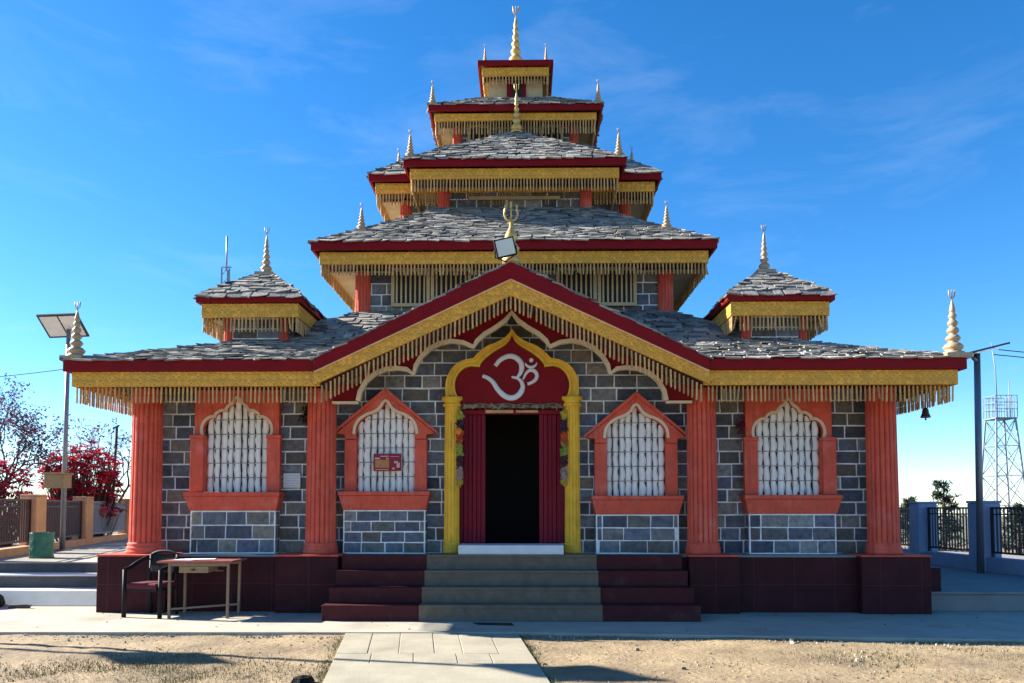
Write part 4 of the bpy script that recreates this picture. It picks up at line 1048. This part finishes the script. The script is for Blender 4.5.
# the lamps out of frame whose long shadows cross the yard
solar_lamp(-12.67, 11.0, 0, 5.15, 'solar lamp pole at the yard edge, farther from the temple steps', None, 1.15)
solar_lamp(-9.56, 10.55, 0, 5.95, 'tall solar lamp pole at the yard edge, nearer to the temple steps', None, 1.15)

rp = empty('lamp_post', (9.36, 16.2, .3)); tag(rp, 'blue grey post with slanting flat arm in front of blue fence pillar', 'post')
m = MB(); m.tube([(9.30, 16.2, .3), (9.36, 16.2, 4.72)], [.068, .06], 12); m.build('pole', 'galvanised', rp)
m = MB(); m.hexa([(9.05, 15.9, 4.66), (9.85, 15.9, 4.86), (9.85, 16.5, 4.86), (9.05, 16.5, 4.66), (9.05, 15.9, 4.70), (9.85, 15.9, 4.90), (9.85, 16.5, 4.90), (9.05, 16.5, 4.70)]); m.build('solar_panel', 'solar_cell', rp)
m = MB(); m.tube([(9.36, 16.2, 4.55), (9.22, 16.1, 4.62)], .04, 6); m.build('clamp', 'galvanised', rp)

# --- thin post and masts behind
m = MB(); m.tube([(-12.3, 24, -.05), (-12.17, 24, 4.1)], [.05, .04], 8); m.tube([(-12.30, 24, 4.02), (-12.1, 24, 4.1)], .03, 6); o = m.build('thin_post', 'bark'); tag(o, 'thin dark post standing behind the red shrub', 'post')
ms = empty('radio_mast', (-16.9, 45, -3)); tag(ms, 'thin lattice radio mast rising behind a corner turret roof', 'mast')
m = MB()
for dx, dy in ((-.22, -.12), (.22, -.12), (0, .22)): m.bar((-16.9+dx, 45+dy, -8), (-16.9+dx, 45+dy, 15.3), .07)
for k in range(40):
    z = -6+.55*k; 
    if z < 15.0: m.bar((-17.12, 44.88, z), (-16.68, 44.88, z+.55), .03); m.bar((-17.12, 44.88, z), (-16.9, 45.22, z+.55), .03)
m.build('lattice', 'tower_steel', ms)
m = MB(); m.tube([(-16.9, 45, 15.2), (-16.9, 45, 17.2)], .05, 6); m.bar((-17.2, 45, 15.4), (-16.6, 45, 15.4), .05); m.build('aerial', 'tower_steel', ms)

tw = empty('lattice_tower', (35.3, 60, -4)); tag(tw, 'grey steel lattice tower with railed platform beyond the blue fence', 'tower')
m = MB(); zt, zb2 = 8.2, -9.0; tops = [(35.0, 59.3), (36.4, 59.3), (36.4, 60.7), (35.0, 60.7)]; bots = [(33.9, 58.2), (37.5, 58.2), (37.5, 61.8), (33.9, 61.8)]
def leg_pt(i, z): t = (z-zb2)/(zt-zb2); return (bots[i][0]+(tops[i][0]-bots[i][0])*t, bots[i][1]+(tops[i][1]-bots[i][1])*t, z)
for i in range(4): m.bar(leg_pt(i, zb2), leg_pt(i, zt), .10)
lv = [zb2, -6, -3.2, -.6, 1.8, 4.0, 6.2, zt]
for i in range(4):
    j = (i+1) % 4
    for a, b in zip(lv, lv[1:]): m.bar(leg_pt(i, a), leg_pt(j, b), .045); m.bar(leg_pt(j, a), leg_pt(i, b), .045); m.bar(leg_pt(i, b), leg_pt(j, b), .05)
m.build('lattice', 'tower_steel', tw)
m = MB(); m.box(34.9, 59.2, 8.2, 36.5, 60.8, 8.28)
m.build('platform', 'tower_steel', tw)
m = MB(); cs = [(34.9, 59.2), (36.5, 59.2), (36.5, 60.8), (34.9, 60.8)]
for i in range(4):
    j = (i+1) % 4
    for z in (8.9, 9.4, 9.9): m.bar((*cs[i], z), (*cs[j], z), .04)
    for k in range(4): q = Vector((*cs[i], 0)).lerp(Vector((*cs[j], 0)), k/4); m.bar((q.x, q.y, 8.3), (q.x, q.y, 9.9), .04)
m.build('railing', 'tower_steel', tw)
m = MB(); m.tube([(35.5, 60, 8.3), (35.45, 60, 12.0), (35.2, 60, 14.0)], [.05, .04, .025], 6); m.tube([(36.0, 59.3, 8.3), (36.0, 59.3, 11.0)], .03, 6); m.build('aerial', 'tower_steel', tw)

# --- cables
def cable(pts, label, r=.014, sag=.4):
    m = MB(); a, b = Vector(pts[0]), Vector(pts[1]); P = []
    for k in range(25):
        t = k/24; q = a.lerp(b, t); q.z -= sag*4*t*(1-t); P.append(q)
    m.tube(P, r, 5); o = m.build('power_cable', 'cable'); tag(o, label, 'cable')
cable(((-24, 30, 6.3), (-9, 30, 8.4)), 'thin dark cable crossing the sky beside the solar lamp pole', .016, .35)
cable(((9.8, 16.2, 4.80), (30, 20, 4.6)), 'thin cable running from the blue grey post, the upper of two', .010, .25)
cable(((9.7, 16.2, 4.70), (30, 19, 4.1)), 'thin cable running from the blue grey post, the lower of two', .010, .2)

# --- trees
def bare_tree(x, y, z0, H, spread, label, seed, leaf_tones, nleaf, name='bare_tree', leafsize=.05):
    r = random.Random(seed); T = empty(name, (x, y, z0)); tag(T, label, 'tree')
    trunk, limbs, lv = MB(), MB(), MB(); tips = []
    def grow(p, d, L, rad, depth, mb):
        P = [p]; n = 4
        for k in range(n):
            d = (d+Vector((r.uniform(-.25, .25), r.uniform(-.25, .25), r.uniform(-.12, .2)))).normalized(); P.append(P[-1]+d*(L/n))
        mb.tube(P, [rad*(1-.45*k/n) for k in range(n+1)], 6 if depth < 2 else 4)
        if depth >= 2: tips.extend(P[1:])
        if depth == 5: return
        for k in range(r.choice((2, 3, 3)) if depth else 4):
            a = r.uniform(0, 2*pi); tl = r.uniform(.35, .95); u = d.cross(Vector((cos(a), sin(a), .3))).normalized()
            nd = (d*cos(tl)+u*sin(tl)*spread); nd.z += .10; q = P[-1] if k else P[-2]
            grow(q, nd.normalized(), L*r.uniform(.62, .82), rad*.55, depth+1, limbs)
    grow(Vector((x, y, z0)), Vector((.03, 0, 1)), H*.34, .10, 0, trunk)
    trunk.build('trunk', 'bark', T); limbs.build('limbs', 'bark', T)
    for k in range(nleaf):
        p = r.choice(tips)+Vector((r.gauss(0, .10), r.gauss(0, .10), r.gauss(0, .10))); t = r.choice(leaf_tones)
        d = Vector((r.uniform(-1, 1), r.uniform(-1, 1), r.uniform(-1, .4))).normalized()*leafsize*r.uniform(.7, 1.5); e = d.cross(Vector((r.uniform(-1, 1), r.uniform(-1, 1), r.uniform(-1, 1)))).normalized()*leafsize*.45
        lv.face([p-d, p+e, p+d, p-e], 0, tuple(c*r.uniform(.7, 1.3) for c in t))
    lv.build('leaves', 'leaf', T)
DUSK = [(.05, .05, .09), (.09, .04, .09), (.16, .02, .05), (.05, .06, .05)]
bare_tree(-13.6, 20.6, -.05, 4.9, 1.0, 'half bare tree with dark twigs beside the solar lamp pole', 3, DUSK, 2600)
bare_tree(-16.5, 23.5, -.05, 5.4, 1.0, 'half bare tree with dusky purple leaves at the frame edge', 9, DUSK, 2600)
bare_tree(-12.6, 24.5, -.05, 4.6, 1.1, 'thin bare tree behind the red shrub under the eave', 14, DUSK, 900)
def red_shrub(x, y, z0, H, rad, label, seed, n, tones):
    r = random.Random(seed); T = empty('red_shrub', (x, y, z0)); tag(T, label, 'shrub')
    st, lv = MB(), MB()
    for k in range(n):
        a = r.uniform(0, 2*pi); q = rad*math.sqrt(r.random()); top = Vector((x+q*cos(a), y+q*sin(a), z0+H*(.38+.62*r.random()*(1-.35*q/rad))))
        base = Vector((x+q*.25*cos(a), y+q*.25*sin(a), z0)); mid = base.lerp(top, .55)+Vector((r.gauss(0, .08), r.gauss(0, .08), .05))
        st.tube([base, mid, top], [.018, .013, .006], 4)
        m_ = r.randint(8, 13); t0 = r.choice(tones)
        for j in range(m_):
            b = 2*pi*j/m_+r.uniform(-.3, .3); dr = Vector((cos(b), sin(b), r.uniform(-.55, .35))).normalized(); L = r.uniform(.10, .20)
            sd_ = dr.cross(Vector((0, 0, 1))).normalized()*L*.26; c = top+dr*.02; t = tuple(v*r.uniform(.7, 1.3) for v in t0)
            lv.face([c, c+dr*L*.5+sd_, c+dr*L-Vector((0, 0, L*.2)), c+dr*L*.5-sd_], 0, t)
    st.build('stems', 'bark', T); lv.build('leaves', 'leaf', T)
REDS = [(.74, .02, .05), (.60, .01, .05), (.78, .07, .05), (.36, .01, .04), (.66, .05, .14), (.24, .03, .05)]
red_shrub(-12.25, 22.3, -.05, 3.75, 1.05, 'big bright red leaved shrub leaning over the fence by a tan pillar', 5, 480, REDS)
red_shrub(-13.2, 19.6, -.05, 3.2, 1.1, 'dusky red shrub mixed with twigs behind the maroon railing', 6, 300, [(.50, .02, .06), (.34, .015, .07), (.62, .03, .06), (.40, .03, .10)])
def conifer(x, y, z0, H, rad, label, seed, n=900):
    r = random.Random(seed); T = empty('conifer', (x, y, z0)); tag(T, label, 'tree', 'dark trees beyond the blue fence')
    m = MB(); m.tube([(x, y, z0), (x+.03, y, z0+H)], [.09, .015], 6); m.build('trunk', 'bark', T)
    lv = MB(); lb_ = MB()
    for k in range(int(n/22)):
        t = r.uniform(.12, 1); a = r.uniform(0, 2*pi); L = rad*(1.05-t)**.7*r.uniform(.6, 1.15)+.08; b = Vector((x, y, z0+H*t)); d = Vector((cos(a), sin(a), r.uniform(-.15, .35))); e = b+d*L
        lb_.tube([b, b+d*L*.6, e], [.018, .012, .004], 4)
        for j in range(22):
            q = b.lerp(e, r.uniform(.2, 1))+Vector((r.gauss(0, .05), r.gauss(0, .05), r.gauss(0, .05))); f = Vector((r.uniform(-1, 1), r.uniform(-1, 1), r.uniform(-.3, 1))).normalized()*r.uniform(.06, .12); g = f.cross(Vector((r.uniform(-1, 1), r.uniform(-1, 1), 1))).normalized()*.022
            c = r.choice([(.02, .035, .02), (.03, .05, .025), (.045, .055, .03)]); lv.face([q-f, q+g, q+f, q-g], 0, c)
    lb_.build('limbs', 'bark', T); lv.build('needles', 'leaf', T)
conifer(12.9, 24.5, -.05, 2.5, .75, 'dark ragged tree behind the railing between two blue pillars, the taller one', 21, 1500)
conifer(12.2, 25.2, -.05, 1.9, .7, 'dark ragged tree behind the railing between two blue pillars, the shorter one', 22, 1200)
conifer(15.2, 24.6, -.05, 1.7, .9, 'low dark tree behind the railing, left of the lattice tower legs', 23, 1300)
conifer(16.6, 26.0, -.05, 1.55, 1.0, 'low dark tree behind the railing, under the lattice tower', 24, 1300)

# --- yard: dry grass and pebbles
def scatter():
    r = random.Random(11); g = MB()
    def blade(x, y, h, t):
        a = r.uniform(0, 2*pi); w_ = r.uniform(.003, .006); dx, dy = cos(a)*w_, sin(a)*w_; lx, ly = r.gauss(0, h*.5), r.gauss(0, h*.5)
        g.face([(x-dx, y-dy, -.06), (x+dx, y+dy, -.06), (x+lx, y+ly, -.045+h)], 0, t)
    TN = [(.16, .13, .045), (.11, .115, .04), (.20, .16, .07), (.08, .085, .03), (.24, .19, .09)]
    for c, sx_, sy_, n in (((-3.6, 8.2), .75, .42, 5200), ((-2.9, 7.6), .45, .3, 1800), ((-4.6, 7.9), .6, .3, 900), ((4.6, 9.1), 1.2, .4, 1800), ((5.4, 8.2), 1.0, .7, 3600), ((2.6, 8.3), 1.2, .8, 400)):
        for k in range(n): blade(r.gauss(c[0], sx_), min(10.2, r.gauss(c[1], sy_)), r.uniform(.012, .045), r.choice(TN))
    for k in range(4200):   # fringe of weeds along the pavement and path edges
        x = r.uniform(-9, 9)
        if -2.2 < x < .15: continue
        y = (10.32 if x < -6 else 10.40 if x < .2 else 10.40-(x-.2)*.08)-abs(r.gauss(0, .05))-.01
        if sin(x*2.3)+sin(x*5.1+1)+r.gauss(0, .6) > 0: blade(x, y, r.uniform(.012, .05), r.choice(TN))
    for k in range(1500):
        y = r.uniform(6.8, 10.3); a, b = pathx(y); x = (a-abs(r.gauss(0, .05))-.01) if r.random() < .5 else (b+abs(r.gauss(0, .05))+.01); blade(x, y, r.uniform(.01, .05), r.choice(TN))
    o = g.build('grass', 'dry_grass', origin=(0, 0, 0)); tag(o, 'thin dry grass in patches and along the paving edges', 'grass', None, 'stuff')
    p = MB()
    for k in range(2600):
        x = r.uniform(-8, 8); y = r.uniform(6.2, 10.35); a, b = pathx(y)
        if a-.02 < x < b+.02: continue
        if k % 3 == 0: y = 10.3-abs(r.gauss(0, .08))-max(0, x-.2)*.08
        s = r.uniform(.006, .018)*(2.2 if r.random() < .03 else 1); t = r.choice([(.33, .28, .2), (.22, .19, .14), (.42, .37, .28), (.14, .12, .10)])
        q = [(x+s*cos(2*pi*i/5)*r.uniform(.7, 1.2), y+s*sin(2*pi*i/5)*r.uniform(.7, 1.2), -.055) for i in range(5)]; tp = [(x+(a_[0]-x)*.55, y+(a_[1]-y)*.55, -.042+s*.8) for a_ in q]
        p.idx(q+tp, [(5, 6, 7, 8, 9)]+[(i, (i+1) % 5, 5+(i+1) % 5, 5+i) for i in range(5)], 0, t)
    for k in range(420):
        x = r.gauss(4.8, 1.3); y = min(9.9-max(0, x-.2)*.07, r.gauss(8.6, .9)); s = r.uniform(.015, .05); t = r.choice([(.17, .125, .075), (.13, .095, .06), (.22, .165, .10)])
        q = [(x+s*cos(2*pi*i/6)*r.uniform(.6, 1.3), y+s*sin(2*pi*i/6)*r.uniform(.6, 1.3), -.055) for i in range(6)]
        p.idx(q+[(x, y, -.04+s*.22)], [(i, (i+1) % 6, 6) for i in range(6)], 0, t)
    o = p.build('gravel', 'pebble', origin=(0, 0, 0)); tag(o, 'small stones scattered over the sandy yard', 'gravel', None, 'stuff')
scatter()
def litter():
    r = random.Random(31); m = MB()
    for k in range(150):
        u = r.random()
        if u < .5: x, y, z = r.uniform(-6.2, 6.2), 12.22-abs(r.gauss(0, .12)), .006
        elif u < .8: x, y, z = r.uniform(-8, 8), r.uniform(10.5, 12.0), .006
        else: x, y, z = r.uniform(-6, 6), r.uniform(7.2, 10.2), -.025
        if abs(x) < 2.75 and y > 11.3: continue
        a = r.uniform(0, 2*pi); L = r.uniform(.012, .032); d = Vector((cos(a), sin(a), 0))*L; e = Vector((-sin(a), cos(a), 0))*L*.45; c = Vector((x, y, z)); up_ = Vector((0, 0, r.uniform(.003, .012)))
        m.face([c-d, c+e+up_, c+d+up_*.5, c-e], 0, r.choice([(.20, .10, .04), (.13, .07, .03), (.28, .19, .08), (.25, .03, .03)]))
    o = m.build('fallen_leaves', 'leaf', origin=(0, 0, 0)); tag(o, 'few dry fallen leaves on the apron and yard', 'leaves', None, 'stuff')
litter()
m = MB(); m.lathe([(.09, -.06), (.11, -.03), (.08, .02), (.03, .035)], -1.88, 7.55, 8, rf=lambda a: 1+.2*sin(a*2), smooth=False); o = m.build('rock', 'stone'); tag(o, 'small dark rock lying on sand beside the path edge', 'rock')
